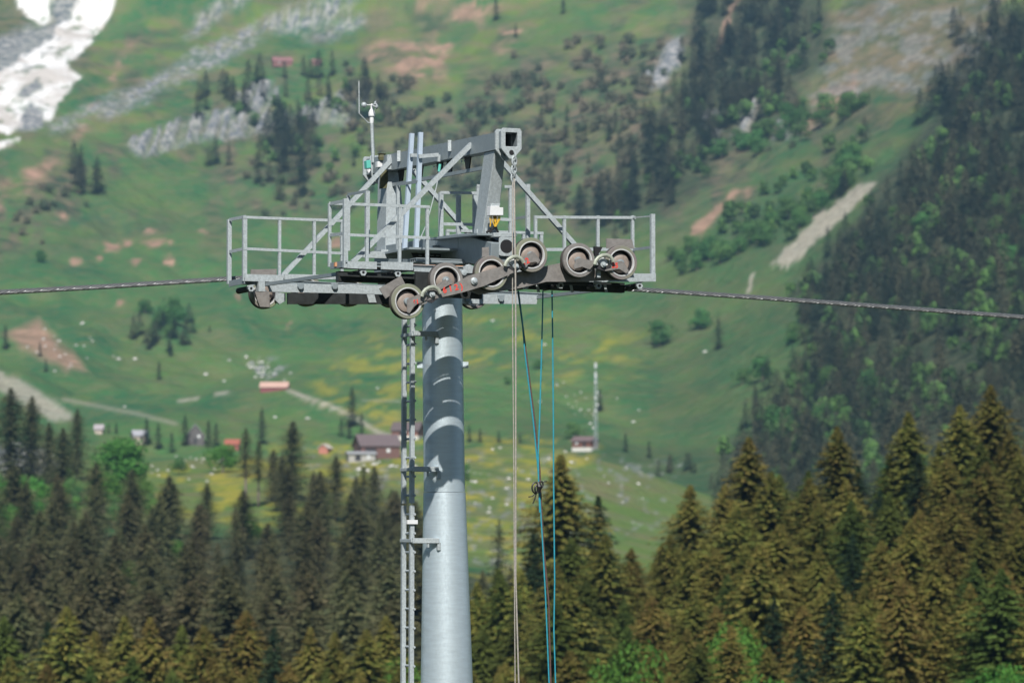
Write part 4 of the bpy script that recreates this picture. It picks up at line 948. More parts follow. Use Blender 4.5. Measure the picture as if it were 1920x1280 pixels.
# ---- near forest, right
def tipline_back(px): return float(np.interp(px, [880, 960, 1000, 1050, 1100, 1160, 1230, 1290, 1400, 1500, 1570, 1640, 1700, 1760, 1830, 1860, 1900, 1990], [1060, 1010, 960, 850, 930, 985, 985, 920, 850, 850, 800, 840, 775, 800, 760, 720, 780, 760]))
def near_lm(lms, px): return min(lms, key=lambda a: abs(a[0] - px))[1]
RL = [(915, 'close beside the column'), (970, 'behind the beige ropes'), (1050, 'under the lone pointed spruce'), (1125, 'under the dark fir'), (1210, 'below the saddle'), (1295, 'under the left shoulder'), (1345, 'right of the left shoulder'), (1404, 'under the first rise'), (1485, 'left of the middle crest'), (1570, 'under the middle crest'), (1640, 'right of the middle crest'), (1703, 'under the slim crest spruce'), (1760, 'left of the full crest spruce'), (1815, 'under the full crest spruce'), (1865, 'under the tallest crest spruce'), (1930, 'at the right edge')]
LLm = [(0, 'at the left edge'), (90, 'below the tallest valley spruce'), (165, 'left of the large bright tree'), (222, 'below the large bright tree'), (285, 'left of the pale knoll tree'), (336, 'below the pale knoll tree'), (418, 'below the round knoll tree'), (470, 'under the bare stemmed pair'), (548, 'under the tallest dark spruce'), (630, 'below the large barn'), (690, 'between the barn and ladder'), (755, 'behind the ladder')]
col_names = lambda px: near_lm(RL, px)
special = [(1051, 352, 848, 'near', 'lone pointed spruce standing out left of the near forest, beside the hanging ropes'),
           (1122, 358, 925, 'dark', 'dark green fir tip just right of the lone pointed spruce'),
           (1404, 352, 815, 'near', 'orange tipped spruce that rises first on the crest left of the saddle'),
           (1570, 350, 795, 'near', 'spruce with a ragged orange top at the middle of the near crest'),
           (1703, 348, 768, 'near', 'slim pointed spruce on the near crest left of the tallest one'),
           (1858, 352, 718, 'near', 'tallest orange brown spruce on the crest at the far right'),
           (1800, 350, 755, 'near', 'full spruce leaning on the tallest one at the right of the crest'),
           (1294, 346, 905, 'near', 'olive spruce at the left shoulder of the near crest')]
for px, y, tp, k, lab in special: place(px, y, tp, k, lab, 'spruces on the crest of the near forest', 1.0)
row_tag = ['on the crest line', 'just below the crest', 'halfway down', 'in the lower half', 'two rows above the bottom', 'in the lowest row']
yrow = [350, 332, 312, 292, 272, 254]
for ri, y in enumerate(yrow):
    px = 905 + (ri % 2) * 34 + (30 if ri == 0 else 0)
    while px < 1990:
        tb = tipline_back(px)
        tip = tb + (25 + 25 * rng.random() if ri == 0 else ri * 66 + rng.uniform(-38, 38)) + (20 if px < 1100 and ri > 0 else 0)
        if ri == 0 and any(abs(px - s[0]) < 34 for s in special): px += 30; continue
        if tip < 1330:
            u = rng.random(); k = 'near' if u < .66 else ('neargreen' if u < .90 else 'dark')
            c = {'near': 'brown tipped olive spruce', 'neargreen': 'yellow green spruce', 'dark': 'dark slender fir'}[k]
            place(px, y + rng.uniform(-6, 6), tip, k, f'{c} {row_tag[ri]}, {col_names(px)}', f'{c}s of the near right forest', rng.uniform(.85, 1.12))
        px += rng.uniform(52, 74)
for px, y, tp, k, lab in ((1650, 262, 1150, 'leaf', 'bright green broadleaf tree low in the near right forest'), (1135, 262, 1190, 'leaf', 'bright green broadleaf tree beside the ropes at the bottom'), (1375, 268, 1135, 'leaf', 'green broadleaf tree low in the forest right of the two turquoise ropes'),
                          (1890, 240, 1215, 'leaf', 'bright green broadleaf crown in the bottom right corner'), (1705, 276, 1125, 'leaf', 'green broadleaf crown above the low bright one in the near right forest'), (1452, 238, 1235, 'leaf', 'olive broadleaf crown on the bottom edge of the near right forest'),
                          (745, 320, 1195, 'leaf', 'small bright broadleaf crown tucked behind the tower ladder'), (380, 300, 1258, 'leaf', 'bright green broadleaf top on the bottom edge at the left'), (85, 300, 1262, 'leaf', 'bright green bush top in the bottom left corner')):
    place(px, y, tp, k, lab, None, .62)
# ---- near spruce row, bottom left
for px, tp, k, lab in ((128, 1132, 'near', 'tallest olive spruce of the bottom left row'), (92, 1160, 'dark', 'dark fir leaning left of the tallest spruce in the bottom left row'), (235, 1150, 'near', 'second pointed spruce of the bottom left row'), (283, 1152, 'near', 'orange topped spruce right of the second one in the bottom left row'),
                       (342, 1168, 'neargreen', 'narrow green spruce in the bottom left row'), (385, 1168, 'near', 'short spruce right of the narrow green one'), (462, 1140, 'near', 'tall orange spruce left of the dark fir in the bottom row'), (515, 1172, 'dark', 'dark green fir at the middle of the bottom row'),
                       (583, 1172, 'near', 'brown orange spruce right of the dark fir in the bottom row'), (628, 1180, 'near', 'low orange spruce between the dark fir and the tower'), (688, 1175, 'near', 'spruce in the bottom row just left of the tower ladder'), (725, 1150, 'near', 'brown spruce partly behind the tower ladder'), (10, 1150, 'neargreen', 'green spruce cut by the left edge of the photo'), (180, 1178, 'near', 'short orange spruce between the two pointed ones at the bottom left')):
    place(px, 318 + rng.uniform(-10, 10), tp, k, lab, 'spruces of the bottom left row', rng.uniform(.8, 1.0))
px = -40
while px < 960:
    u = rng.random(); k = 'near' if u < .75 else 'neargreen'
    side = 'left of the tower' if px < 780 else 'right of the tower'
    place(px, 290 + rng.uniform(-6, 6), rng.uniform(1215, 1255), k, f'spruce top cropped by the bottom edge, {near_lm(LLm + RL[:2], px)}', f'spruce tops along the bottom edge, {side}', .9)
    px += rng.uniform(60, 90)
for px, tp, w_ in ((895, 1085, 'high one beside the column'), (930, 1100, 'high one in the middle'), (975, 1060, 'tallest, right behind the ropes'), (880, 1140, 'low one touching the column'), (915, 1165, 'lowest one'), (955, 1150, 'low one beside the ropes')):
    place(px, 335 + rng.uniform(-8, 8), tp, 'near', 'spruce in the gap between column and ropes, ' + w_, 'spruces in the gap between the column and the beige ropes', .75)
# ---- middle forest, left
mid_lab = {0: 'top edge', 1: 'upper part', 2: 'centre', 3: 'lower part'}
for ri, (y, t0) in enumerate(((800, 925), (745, 945), (700, 968), (655, 992), (610, 1015), (565, 1040), (525, 1065), (480, 1090), (440, 1115))):
    px = -40 + (ri % 2) * 30
    while px < 800:
        top = t0 + rng.uniform(-30, 30)
        if ri == 0 and 255 < px < 440: top += 18
        if ri == 0 and 300 < px < 450: top += 0
        if px > 540: top -= 25 * (1 - ri / 9)
        band = ['top row', 'second row', 'third row', 'fourth row', 'middle row', 'sixth row', 'seventh row', 'row before last', 'lowest row'][ri]; side = near_lm(LLm, px)
        u = rng.random(); k = 'mid' if u < .84 else ('bare' if u < .94 else 'mid'); c = 'grey brown spruce' if k == 'mid' else 'bare stemmed spruce'
        top -= (34 if px < 430 else 0) * (1 - ri / 9) * 1.0
        place(px, y + rng.uniform(-12, 12), top, k, f'{c}, {band} of the middle forest, {side}', f'{c}s of the hazy middle forest', rng.uniform(1.15, 1.7))
        px += rng.uniform(56, 86)
for px, y, tp, k, lab, wd in ((240, 640, 1038, 'leaf', 'round bright green tree alone in the middle forest', .6), (335, 690, 1002, 'leaf', 'small bright green crown in the middle forest right of the round one', .6), (470, 760, 955, 'leaf', 'bright green tree under the tall pair with bare stems', .8), (35, 800, 885, 'leafmid', 'light green tree at the left edge under the rocks', .9), (20, 760, 940, 'leafmid', 'light green tree low at the left edge', .8),
                              (418, 1000, 828, 'leafmid', 'round bright green tree on the flowery knoll left of the tall pair', 1.25), (336, 1000, 862, 'leaffar', 'pale green tree on the knoll slope in front of the meadow', 1.1), (222, 930, 812, 'leafmid', 'large bright green tree left of the knoll', 1.35), (195, 880, 880, 'leafmid', 'bright green shrubby tree below the large one left of the knoll', 1.2), (262, 890, 890, 'leafmid', 'bright green tree right below the large one left of the knoll', 1.0), (115, 890, 900, 'leafmid', 'green tree under the tall dark spruce at the left', 1.0),
                              (872, 1000, 905, 'leaffar', 'dark green tree touching the right side of the column', .7)):
    place(px, y, tp, k, lab, None, wd)
for px, y, tp, k, lab, wd in ((461, 880, 800, 'bare', 'tall spruce with two pale bare stems, left one of the tall group', 1.3), (485, 885, 822, 'bare', 'slimmer bare stemmed spruce touching the tall one', 1.3), (513, 900, 840, 'mid', 'spruce just right of the bare stemmed pair', 1.2), (548, 905, 788, 'mid', 'tallest dark spruce right of the bare stemmed pair', 1.2), (530, 870, 850, 'mid', 'broad grey spruce in front of the tallest dark one', 1.4),
                              (588, 860, 880, 'mid', 'short spruce at the foot of the flowery knoll', 1.1), (630, 860, 852, 'mid', 'pointed spruce under the brown barn', 1.2), (668, 850, 890, 'mid', 'spruce below the right end of the barn', 1.1), (702, 850, 872, 'mid', 'pointed spruce between the barn and the ladder', 1.2), (735, 850, 915, 'mid', 'spruce behind the ladder at the knoll foot', 1.1),
                              (118, 940, 800, 'mid', 'tall grey brown spruce left of the large bright tree', 1.5), (60, 960, 740, 'mid', 'tallest dark spruce at the left edge of the valley', 1.2), (20, 950, 725, 'mid', 'dark spruce cut by the left edge of the valley', 1.4), (92, 950, 790, 'mid', 'spruce between the two tall ones at the left edge', 1.1), (145, 980, 765, 'mid', 'pointed brown spruce behind the large bright tree', 1.0), (215, 950, 845, 'far', 'dark spruce in front of the large bright tree', .9),
                              (936, 600, 970, 'far', 'small blue green spruce in the meadow right of the column', .8), (905, 560, 1065, 'mid', 'spruce at the lower edge of the meadow right of the column', .8), (958, 540, 1058, 'mid', 'spruce behind the beige ropes at the meadow edge', .8)):
    place(px, y, tp, k, lab, None, wd)
# ---- single trees of the valley and the slopes: (px, base py, height px)
def slope_tree(px, py, hp, key, label, group, wide=1.0):
    g = ground_at(px, py)
    if g is None: return
    h = hp / F * g.y * 1.02; tree(key, g - Vector((0, 0, .3)), h, label, group, wide)
for px, b, h, lab in ((660, 800, 78, 'tall spruce beside the gravel track above the barn'), (640, 818, 38, 'low spruce left of the tall one beside the track'), (678, 818, 48, 'spruce right of the tall one beside the track'), (655, 822, 40, 'bushy spruce at the foot of the tall one beside the track'),
                      (491, 832, 70, 'tall spruce in the valley behind the bare stemmed pair'), (552, 830, 44, 'small spruce at the left end of the knoll crest'), (275, 834, 54, 'thin spruce left of the grey chalet'), (297, 842, 52, 'full spruce right of the first chalet'), (347, 836, 62, 'spruce in front of the white chalet'), (322, 848, 40, 'small dark spruce left of the white chalet'),
                      (391, 838, 54, 'spruce right of the white chalet'), (405, 836, 46, 'thinner spruce right of the white chalet'), (204, 812, 22, 'tiny spruce left end of the valley row'), (218, 812, 24, 'tiny spruce second in the valley row'), (298, 712, 38, 'lone spruce on the green slope left'), (86, 697, 26, 'lone spruce beside the pale rocks at the left'), (75, 668, 30, 'small spruce above the lone one at the left'), (10, 655, 48, 'spruce at the left edge of the slope'), (393, 622, 16, 'tiny lone spruce left of the far wheels'),
                      (880, 828, 34, 'brown spruce just right of the column on the knoll crest'), (900, 828, 28, 'second spruce right of the column on the knoll crest'), (935, 828, 24, 'short spruce left of the beige ropes on the knoll crest'), (975, 830, 22, 'short spruce right of the beige ropes on the knoll crest'), (1173, 846, 38, 'dark spruce right of the mast on the knoll'), (1217, 858, 34, 'second spruce right of the mast on the knoll'), (1125, 770, 45, 'dark spruce half hidden behind the mast'),
                      (1347, 655, 62, 'isolated dark spruce on the right meadow'), (1416, 776, 58, 'dark spruce below the pale round tree on the right meadow'), (1160, 868, 0, ''), (1295, 885, 20, 'small spruce on the falling edge of the knoll'), (930, 40, 44, 'dark spruce on the high pasture near the top edge'), (1056, 26, 36, 'second dark spruce on the high pasture near the top edge'), (967, 70, 28, 'thin dark spruce below the first one on the high pasture'), (1440, 300, 0, '')):
    if h: slope_tree(px, b, h, 'far', lab, None, 1.1)
for px, b, h, lab in ((1237, 650, 52, 'round green tree on the sunny meadow right of the turquoise ropes'), (1313, 618, 44, 'round green tree above the isolated spruce on the right meadow'), (1430, 714, 52, 'pale round tree on the right meadow'), (1076, 822, 34, 'green tree behind the red hut'), (950, 720, 18, 'small dark bush on the meadow right of the column'), (76, 492, 26, 'dark green bush alone on the left slope'), (1010, 692, 22, 'small bush between the turquoise ropes')):
    slope_tree(px, b, h, 'leaffar', lab, None, 1.15)
# green band of broadleaf trees under the right cliffs
for lo, hi, n_, lab in ((((1250, 500), (1380, 470), (1560, 380), (1600, 300)), 0, 46, 'round green tree of the leafy band,'), (((1290, 250), (1420, 290), (1480, 255), (1560, 230), (1630, 180)), 0, 20, 'green tree along the cliff foot,'),
                        (((1490, 660), (1560, 720), (1600, 800), (1480, 820), (1700, 640), (1820, 560), (1900, 420), (1750, 450)), 1, 46, 'light green tree among dark conifers,'), (((250, 620), (300, 625), (330, 600), (280, 600)), 0, 6, 'green tree inside the spruce clump on the left slope')):
    for i in range(n_):
        a = rng.random() * (len(lo) - 1); k = int(a); t = a - k; x = lo[k][0] * (1-t) + lo[k+1][0] * t; y = lo[k][1] * (1-t) + lo[k+1][1] * t
        sp = 90 if hi else 30; x += rng.gauss(0, sp * .5); y += rng.gauss(0, sp * .4)
        where = near_lm([(1250, 'nearest the wheels'), (1310, 'above the isolated dark spruce'), (1360, 'below the dirt scar'), (1420, 'left of the gravel scar'), (1480, 'at the foot of the gravel scar'), (1540, 'halfway along the gravel scar'), (1600, 'at the top of the gravel scar'), (1660, 'right of the gravel scar'), (1730, 'in the middle of the right woods'), (1800, 'deep in the right woods'), (1870, 'near the right edge')], x)
        slope_tree(x, y, rng.uniform(26, 48), 'leaffar', lab if n_ < 10 else f"{lab} {where}, {'upper' if y < lo[k][1] * (1-t) + lo[k+1][1] * t else 'lower'} side", lab.replace('tree', 'trees'), 1.15)
for i in range(26):
    x = rng.uniform(-20, 300); y = rng.uniform(845, 965)
    place(x, y, 905 + (960 - y) * .28 + rng.uniform(-12, 22), rng.choice(('leafmid', 'leaffar')), f"leafy green tree of the valley edge, {near_lm(LLm, x)}", 'leafy trees of the valley edge', rng.uniform(.9, 1.2))
# ---- far conifer woods: past the countable ones, one mass
def scatter_polys(polys, sp):
    pts = []
    for poly, dens, hmin, hmax in polys:
        P_ = np.array(poly); n_ = int(dens * abs(np.sum(P_[:, 0] * np.roll(P_[:, 1], -1) - P_[:, 1] * np.roll(P_[:, 0], -1)) / 2) / 1000)
        x0, y0 = P_.min(0); x1, y1 = P_.max(0); c = 0; tries = 0
        while c < n_ and tries < n_ * 20:
            tries += 1; x = rng.uniform(x0, x1); y = rng.uniform(y0, y1)
            if fbm(np.array([x / 62.]), np.array([y / 62.]), 3, 77)[0] < (.37 if dens > 1 else 0) and rng.random() < .85: c += .6; continue
            if polymask(poly, np.array([x + rng.gauss(0, 14)]), np.array([y + rng.gauss(0, 14)]), 1)[0] > .5: pts.append((x, y, rng.uniform(hmin, hmax))); c += 1
    return pts
FW = [([(1480, 600), (1560, 480), (1650, 420), (1700, 330), (1740, 230), (1800, 100), (1860, 60), (1990, 30), (1990, 1060), (1370, 1060), (1345, 880), (1400, 800), (1500, 720), (1520, 640)], 3.2, 48, 82),
      ([(1300, 60), (1330, -20), (1560, -20), (1550, 120), (1440, 250), (1400, 200), (1300, 330), (1240, 400), (1090, 450), (1080, 410), (1200, 300), (1270, 200)], 3.3, 42, 70),
      ([(470, 250), (560, 220), (600, 260), (590, 360), (560, 390), (480, 340)], 2.2, 50, 80), ([(370, 190), (430, 150), (600, 140), (700, 160), (770, 190), (740, 215), (600, 200), (520, 190), (420, 240), (380, 280)], 1.7, 36, 60),
      ([(380, 300), (420, 290), (430, 320), (400, 330)], 3, 40, 60), ([(130, 330), (190, 270), (200, 350), (150, 380)], 3.2, 45, 70), ([(205, 270), (240, 240), (240, 280)], 3, 30, 50),
      ([(222, 655), (260, 640), (345, 600), (365, 612), (310, 660), (290, 672), (235, 662)], 4.0, 32, 52), ([(1060, 460), (1200, 420), (1290, 370), (1250, 440), (1100, 480)], 1.0, 30, 50), ([(880, 250), (1240, 120), (1260, 180), (1100, 330), (900, 330)], .45, 24, 40), ([(620, 300), (760, 260), (780, 340), (640, 360)], .5, 24, 40),
      ([(1500, 420), (1640, 250), (1660, 300), (1560, 430)], .5, 36, 60), ([(1330, 1060), (1380, 870), (1500, 820), (1700, 800), (1700, 1060)], 2.2, 55, 85), ([(1225, 868), (1330, 885), (1345, 930), (1260, 900)], 7, 22, 40)]
V_, F_, T_ = [], [], []; off = 0
protos = [spruce_geo(20, 4.0 + .5 * i, 80, 3, 300 + i, .30, .04, .4, 2.2) for i in range(4)]
npt = 0
for px, py, hp in scatter_polys(FW, 0):
    g = ground_at(px, py)
    if g is None: continue
    v, f, t = protos[rng.randrange(4)]; s_ = hp / F * g.y / 20; a = rng.random() * 6.28; c, s2 = math.cos(a), math.sin(a); npt += 1
    wv = v * s_ * np.array([1.1, 1.1, 1]); V_.append(np.stack([wv[:, 0] * c - wv[:, 1] * s2 + g.x, wv[:, 0] * s2 + wv[:, 1] * c + g.y, wv[:, 2] + g.z - .3], 1)); F_.append(f + off); T_.append(np.clip(t + rng.uniform(-.4, .9), 0, 1)); off += len(v)
wood = bpy.data.objects.new('far_conifer_woods', fmesh('far_conifer_woods', np.concatenate(V_), np.concatenate(F_), np.concatenate(T_), L['far'])); COL.objects.link(wood)
V_, F_, T_ = [], [], []; off = 0; cp_ = [broad_geo(14, 5.2, 230, .95, 450 + i, .05, 6) for i in range(3)]
for px, py, hp in scatter_polys([([(1480, 600), (1560, 480), (1650, 420), (1700, 330), (1740, 230), (1860, 100), (1990, 100), (1990, 980), (1360, 980), (1345, 880), (1500, 720), (1520, 640)], .95, 30, 50), ([(1300, 200), (1560, 20), (1540, 160), (1440, 260), (1240, 400), (1090, 450)], .8, 26, 42), ([(440, 190), (700, 160), (760, 200), (600, 400), (460, 300)], .6, 22, 38), ([(1250, 540), (1420, 490), (1600, 340), (1640, 250), (1560, 280), (1300, 440)], 1.0, 26, 44)], 0):
    g = ground_at(px, py)
    if g is None: continue
    v, f, t = cp_[rng.randrange(3)]; s_ = hp / F * g.y / 14; V_.append(v * s_ + np.array([g.x, g.y, g.z - .5])); F_.append(f + off); T_.append(t * 0 + rng.random()); off += len(v)
lw = bpy.data.objects.new('far_leafy_woods', fmesh('far_leafy_woods', np.concatenate(V_), np.concatenate(F_), np.concatenate(T_), leafmat('woods_leaves', (.035, .075, .03), (.06, .12, .04), (.10, .20, .05), 0, 0))); COL.objects.link(lw)
tag(lw, 'green leafy crowns mixed among the far dark conifer woods', 'woods', None, 'stuff')
tag(wood, 'dark conifer woods covering the far mountain slopes', 'woods', None, 'stuff')
print('far trees', npt, 'counts', counts)
# low bushes on the far slopes
BW = [([(640, 140), (780, 150), (780, 200), (900, 190), (960, 110), (1230, 70), (1280, 200), (1100, 400), (960, 400), (760, 330), (660, 240)], 2.6, 16, 32), ([(20, 400), (110, 340), (170, 400), (120, 420), (20, 470)], 2, 14, 24), ([(560, 320), (700, 330), (690, 400), (580, 400)], 2, 14, 26), ([(1380, 300), (1540, 180), (1600, 200), (1480, 300)], 1.6, 14, 28), ([(440, 300), (560, 340), (600, 420), (480, 400)], 1.0, 12, 22)]
V_, F_, T_ = [], [], []; off = 0; bp_ = [broad_geo(14, 7, 170, 1.1, 400 + i, .02, 5) for i in range(3)]
for px, py, hp in scatter_polys(BW, 0):
    g = ground_at(px, py)
    if g is None: continue
    v, f, t = bp_[rng.randrange(3)]; s_ = hp / F * g.y / 14; V_.append(v * s_ + np.array([g.x, g.y, g.z - 1])); F_.append(f + off); T_.append(t * 0 + rng.random()); off += len(v)
bush = bpy.data.objects.new('mountain_bushes', fmesh('mountain_bushes', np.concatenate(V_), np.concatenate(F_), np.concatenate(T_), leafmat('bush_leaves', (.035, .06, .035), (.07, .10, .05), (.14, .12, .08), 0, 0))); COL.objects.link(bush)
tag(bush, 'grey green bushes spread over the far mountain slope', 'bushes', None, 'stuff')

# ------------------------------------------------------------------ boulders
M['stone'] = mat('limestone', (.56, .54, .52), .9, 0, .3, .8, bump=.4, rnd=.15)
bprot = []
for i in range(5):
    bm = bmesh.new(); bmesh.ops.create_icosphere(bm, subdivisions=2, radius=1)
    rs = random.Random(i)
    for v in bm.verts:
        k = 1 + .35 * (fbm(np.array([v.co.x * 1.3 + i * 9]), np.array([v.co.y * 1.3 + v.co.z * 2.1]), 2, i)[0] - .5) * 2; v.co = Vector((v.co.x * k, v.co.y * k * .8, v.co.z * k * .62))
    m_ = bpy.data.meshes.new('boulder'); bm.to_mesh(m_); bm.free(); m_.materials.append(M['stone']); bprot.append(m_)
def boulder(px, py, wpx, lab, grp):
    g = ground_at(px, py)
    if g is None: return
    o = bpy.data.objects.new('boulder', bprot[rng.randrange(5)]); o.location = g; s_ = wpx / 2 / F * g.y; o.scale = (s_, s_, s_); o.rotation_euler = (0, 0, rng.random() * 6); COL.objects.link(o); tag(o, lab, 'boulder', grp)
for px, py, w_, lab in ((155, 606, 9, 'pale boulder above the dirt patch on the left slope'), (222, 673, 10, 'boulder under the spruce clump, left one'), (253, 673, 10, 'boulder under the spruce clump, right one'), (386, 703, 11, 'pale boulder on the slope left of the shed'), (421, 715, 9, 'boulder just left of and above the long shed'), (430, 676, 9, 'small pale boulder above the stone line'), (81, 636, 8, 'white boulder on the dirt patch at the left'),
                        (1188, 792, 10, 'white boulder on the slope right of the mast'), (1112, 803, 8, 'white boulder beside the foot of the mast'), (1107, 794, 8, 'boulder above the white one beside the mast'), (1012, 754, 9, 'tan boulder between the turquoise ropes'), (1198, 769, 6, 'small boulder upslope of the white boulder right of the mast'), (1157, 747, 5, 'small pale stone right of the mast'), (1021, 646, 8, 'pale boulder right of the turquoise ropes'), (516, 782, 9, 'tan boulder on the pasture under the long shed'), (577, 785, 11, 'grey boulder on the pasture left of the track'), (708, 728, 6, 'stone beside the big flower patch'),
                        (924, 602, 8, 'grey boulder high on the meadow right of the column'), (545, 700, 8, 'boulder above the long shed'), (234, 762, 7, 'white boulder near the valley track'), (1322, 660, 10, 'pale boulder at the foot of the isolated dark spruce')):
    boulder(px, py, w_, lab, None)
def cluster(n_, cx, cy, sx, sy, w0, w1, lab, grp):
    for i in range(n_): boulder(rng.gauss(cx, sx), rng.gauss(cy, sy), rng.uniform(w0, w1), lab, grp)
cluster(26, 487, 690, 20, 14, 4, 10, 'pale stone in the stone heap left of the long shed', 'stones of the heap left of the long shed')
cluster(16, 720, 880, 38, 12, 5, 13, 'pale rock on the flowery knoll below the barns', 'rocks on the knoll below the barns')
cluster(22, 930, 920, 50, 45, 4, 11, 'pale rock on the knoll between the column and the turquoise ropes', 'rocks on the knoll right of the column')
cluster(13, 1130, 885, 60, 25, 4, 10, 'pale rock on the knoll below the red hut', 'rocks on the knoll below the red hut')
cluster(26, 360, 880, 50, 14, 4, 9, 'pale rock on the knoll around the round green tree', 'rocks on the knoll around the round green tree')
cluster(22, 125, 655, 30, 22, 4, 9, 'pale rock around the dirt patch on the left slope', 'rocks around the dirt patch')
cluster(24, 60, 860, 40, 14, 5, 12, 'pale rock of the rocky rise at the left edge', 'rocks of the rise at the left edge')
cluster(18, 1080, 745, 25, 20, 3, 7, 'small pale rock on the slope left of the mast', 'small rocks left of the mast')
# ------------------------------------------------------------------ buildings
def house(px, py, wpx, dep, wallh, roofh, wallc, roofc, label, yaw=0, gable=False, doors=((0, .25, .6),), wins=(), base=None, cat='hut', name='alpine_hut', eave=.5):
    g = ground_at(px, py); s_ = g.y / F; Wm = wpx * s_; t = empty(name, g, label, cat); t.rotation_euler = (0, 0, yaw)
    hw = Wm / 2; hd = dep / 2
    def loc(mb, nm, m, par): 
        me = bpy.data.meshes.new(nm); me.from_pydata(mb.v, [], mb.f); me.materials.append(m); o = bpy.data.objects.new(nm, me); COL.objects.link(o); o.parent = par; return o
    mw = mat(nm_ := name + '_wall', wallc, .8, 0, .3, 2.0, stretch=(6, 6, .5)); mr_ = mat(name + '_roof', roofc, .7, 0, .2, 1.5)
    b0 = 0
    if base: mb = MB(); mb.hexa([(-hw, -hd, -1), (hw, -hd, -1), (hw, hd, -1), (-hw, hd, -1), (-hw, -hd, base), (hw, -hd, base), (hw, hd, base), (-hw, hd, base)]); loc(mb, 'stone_base', mat('plaster', (.62, .60, .56), .9, 0, .15, 2), t); b0 = base + .004
    mb = MB(); k = .05 if base else 0
    x0, x1, y0, y1 = -hw + k, hw - k, -hd + k, hd - k
    if gable:   # ridge runs front to back
        mb.add([(x0, y0, b0 - (0 if base else 1)), (x1, y0, b0 - (0 if base else 1)), (x1, y1, b0), (x0, y1, b0), (x0, y0, wallh), (x1, y0, wallh), (x1, y1, wallh), (x0, y1, wallh), (0, y0, wallh + roofh), (0, y1, wallh + roofh)], [(0, 1, 5, 8, 4), (1, 2, 6, 5), (2, 3, 7, 9, 6), (3, 0, 4, 7)])
        rf = MB(); e = eave
        for sg in (-1, 1):
            a = Vector((0, 0, wallh + roofh + .02)); b = Vector((sg * (hw + e), 0, wallh - roofh * e / hw + .02))
            rf.hexa([Vector((a.x, -hd - e, a.z)), Vector((b.x, -hd - e, b.z)), Vector((b.x, hd + e, b.z)), Vector((a.x, hd + e, a.z)), Vector((a.x, -hd - e, a.z + .25)), Vector((b.x, -hd - e, b.z + .2)), Vector((b.x, hd + e, b.z + .2)), Vector((a.x, hd + e, a.z + .25))])
    else:
        zb = b0 - (0 if base else 1)
        mb.add([(x0, y0, zb), (x1, y0, zb), (x1, y1, zb), (x0, y1, zb), (x0, y0, wallh), (x1, y0, wallh), (x1, y1, wallh), (x0, y1, wallh), (x0, 0, wallh + roofh), (x1, 0, wallh + roofh)], [(0, 1, 5, 4), (1, 2, 6, 9, 5), (2, 3, 7, 6), (3, 0, 4, 8, 7)])
        rf = MB(); e = eave
        for sg in (-1, 1):
            a = Vector((0, 0, wallh + roofh + .02)); b = Vector((0, sg * (hd + e), wallh - roofh * e / hd + .02))
            rf.hexa([Vector((-hw - e, a.y, a.z)), Vector((hw + e, a.y, a.z)), Vector((hw + e, b.y, b.z)), Vector((-hw - e, b.y, b.z)), Vector((-hw - e, a.y, a.z + .25)), Vector((hw + e, a.y, a.z + .25)), Vector((hw + e, b.y, b.z + .2)), Vector((-hw - e, b.y, b.z + .2))])
    loc(mb, 'wall', mw, t); loc(rf, 'roof', mr_, t)
    for cx, w_, h_ in doors:
        mb = MB(); c = cx * hw; mb.hexa([(c - w_, y0 - .05, b0), (c + w_, y0 - .05, b0), (c + w_, y0 + .02, b0), (c - w_, y0 + .02, b0), (c - w_, y0 - .05, b0 + h_), (c + w_, y0 - .05, b0 + h_), (c + w_, y0 + .02, b0 + h_), (c - w_, y0 + .02, b0 + h_)]); loc(mb, 'door', M['hub_dk'], t)
    for cx, cz in wins:
        mb = MB(); c = cx * hw; mb.hexa([(c - .5, y0 - .06, cz), (c + .5, y0 - .06, cz), (c + .5, y0 + .02, cz), (c - .5, y0 + .02, cz), (c - .5, y0 - .06, cz + 1), (c + .5, y0 - .06, cz + 1), (c + .5, y0 + .02, cz + 1), (c - .5, y0 + .02, cz + 1)]); loc(mb, 'window', M['white'], t)
    return t, g, loc
house(706, 857, 74, 11, 3.2, 3.0, (.16, .085, .075), (.15, .115, .12), 'large barn with a brown purple roof on the knoll left of the tower', R(14), False, ((-.5, 1.6, 2.4),), ((.4, 1.3),), cat='barn', name='barn')
house(676, 864, 50, 6, 1.9, .5, (.40, .39, .37), (.36, .37, .40), 'low white annex in front of the left end of the large barn', R(10), False, ((-.3, .8, 1.5),), ((.5, .6),), cat='annex', name='barn_annex')
house(765, 822, 52, 9, 3.0, 2.8, (.22, .10, .08), (.13, .10, .10), 'reddish barn half hidden behind the tower ladder', R(-14), False, ((-.2, .9, 2.2),), ((.5, 1.2),), base=.9, cat='barn', name='barn')
house(515, 731, 50, 6, 1.3, 1.9, (.25, .07, .08), (.56, .36, .30), 'long low shed with a pinkish roof at the upper end of the gravel track', R(-4), False, (), (), cat='shed', name='shed')
house(1097, 842, 40, 6, 2.9, 1.5, (.17, .07, .05), (.17, .12, .12), 'small red brown hut on the knoll beside the white mast', R(-28), False, ((.3, .5, 1.9),), ((-.5, 1.6),), base=.5, cat='hut')
house(262, 828, 26, 7, 2.3, 1.8, (.50, .42, .36), (.38, .38, .42), 'grey roofed chalet between spruces at the left of the valley', R(15), False, ((0, .5, 1.8),), (), cat='chalet', name='chalet')
house(366, 832, 34, 8, 3.0, 4.0, (.12, .11, .11), (.42, .42, .43), 'chalet with a pale grey roof and dark gable behind the valley spruces', R(5), True, ((0, .6, 1.9),), ((.4, 2.2),), cat='chalet', name='chalet')
house(436, 841, 24, 6, 1.6, 1.6, (.35, .12, .10), (.36, .12, .08), 'hut with a bright orange red roof right of the round green tree', 0, False, (), (), cat='hut')
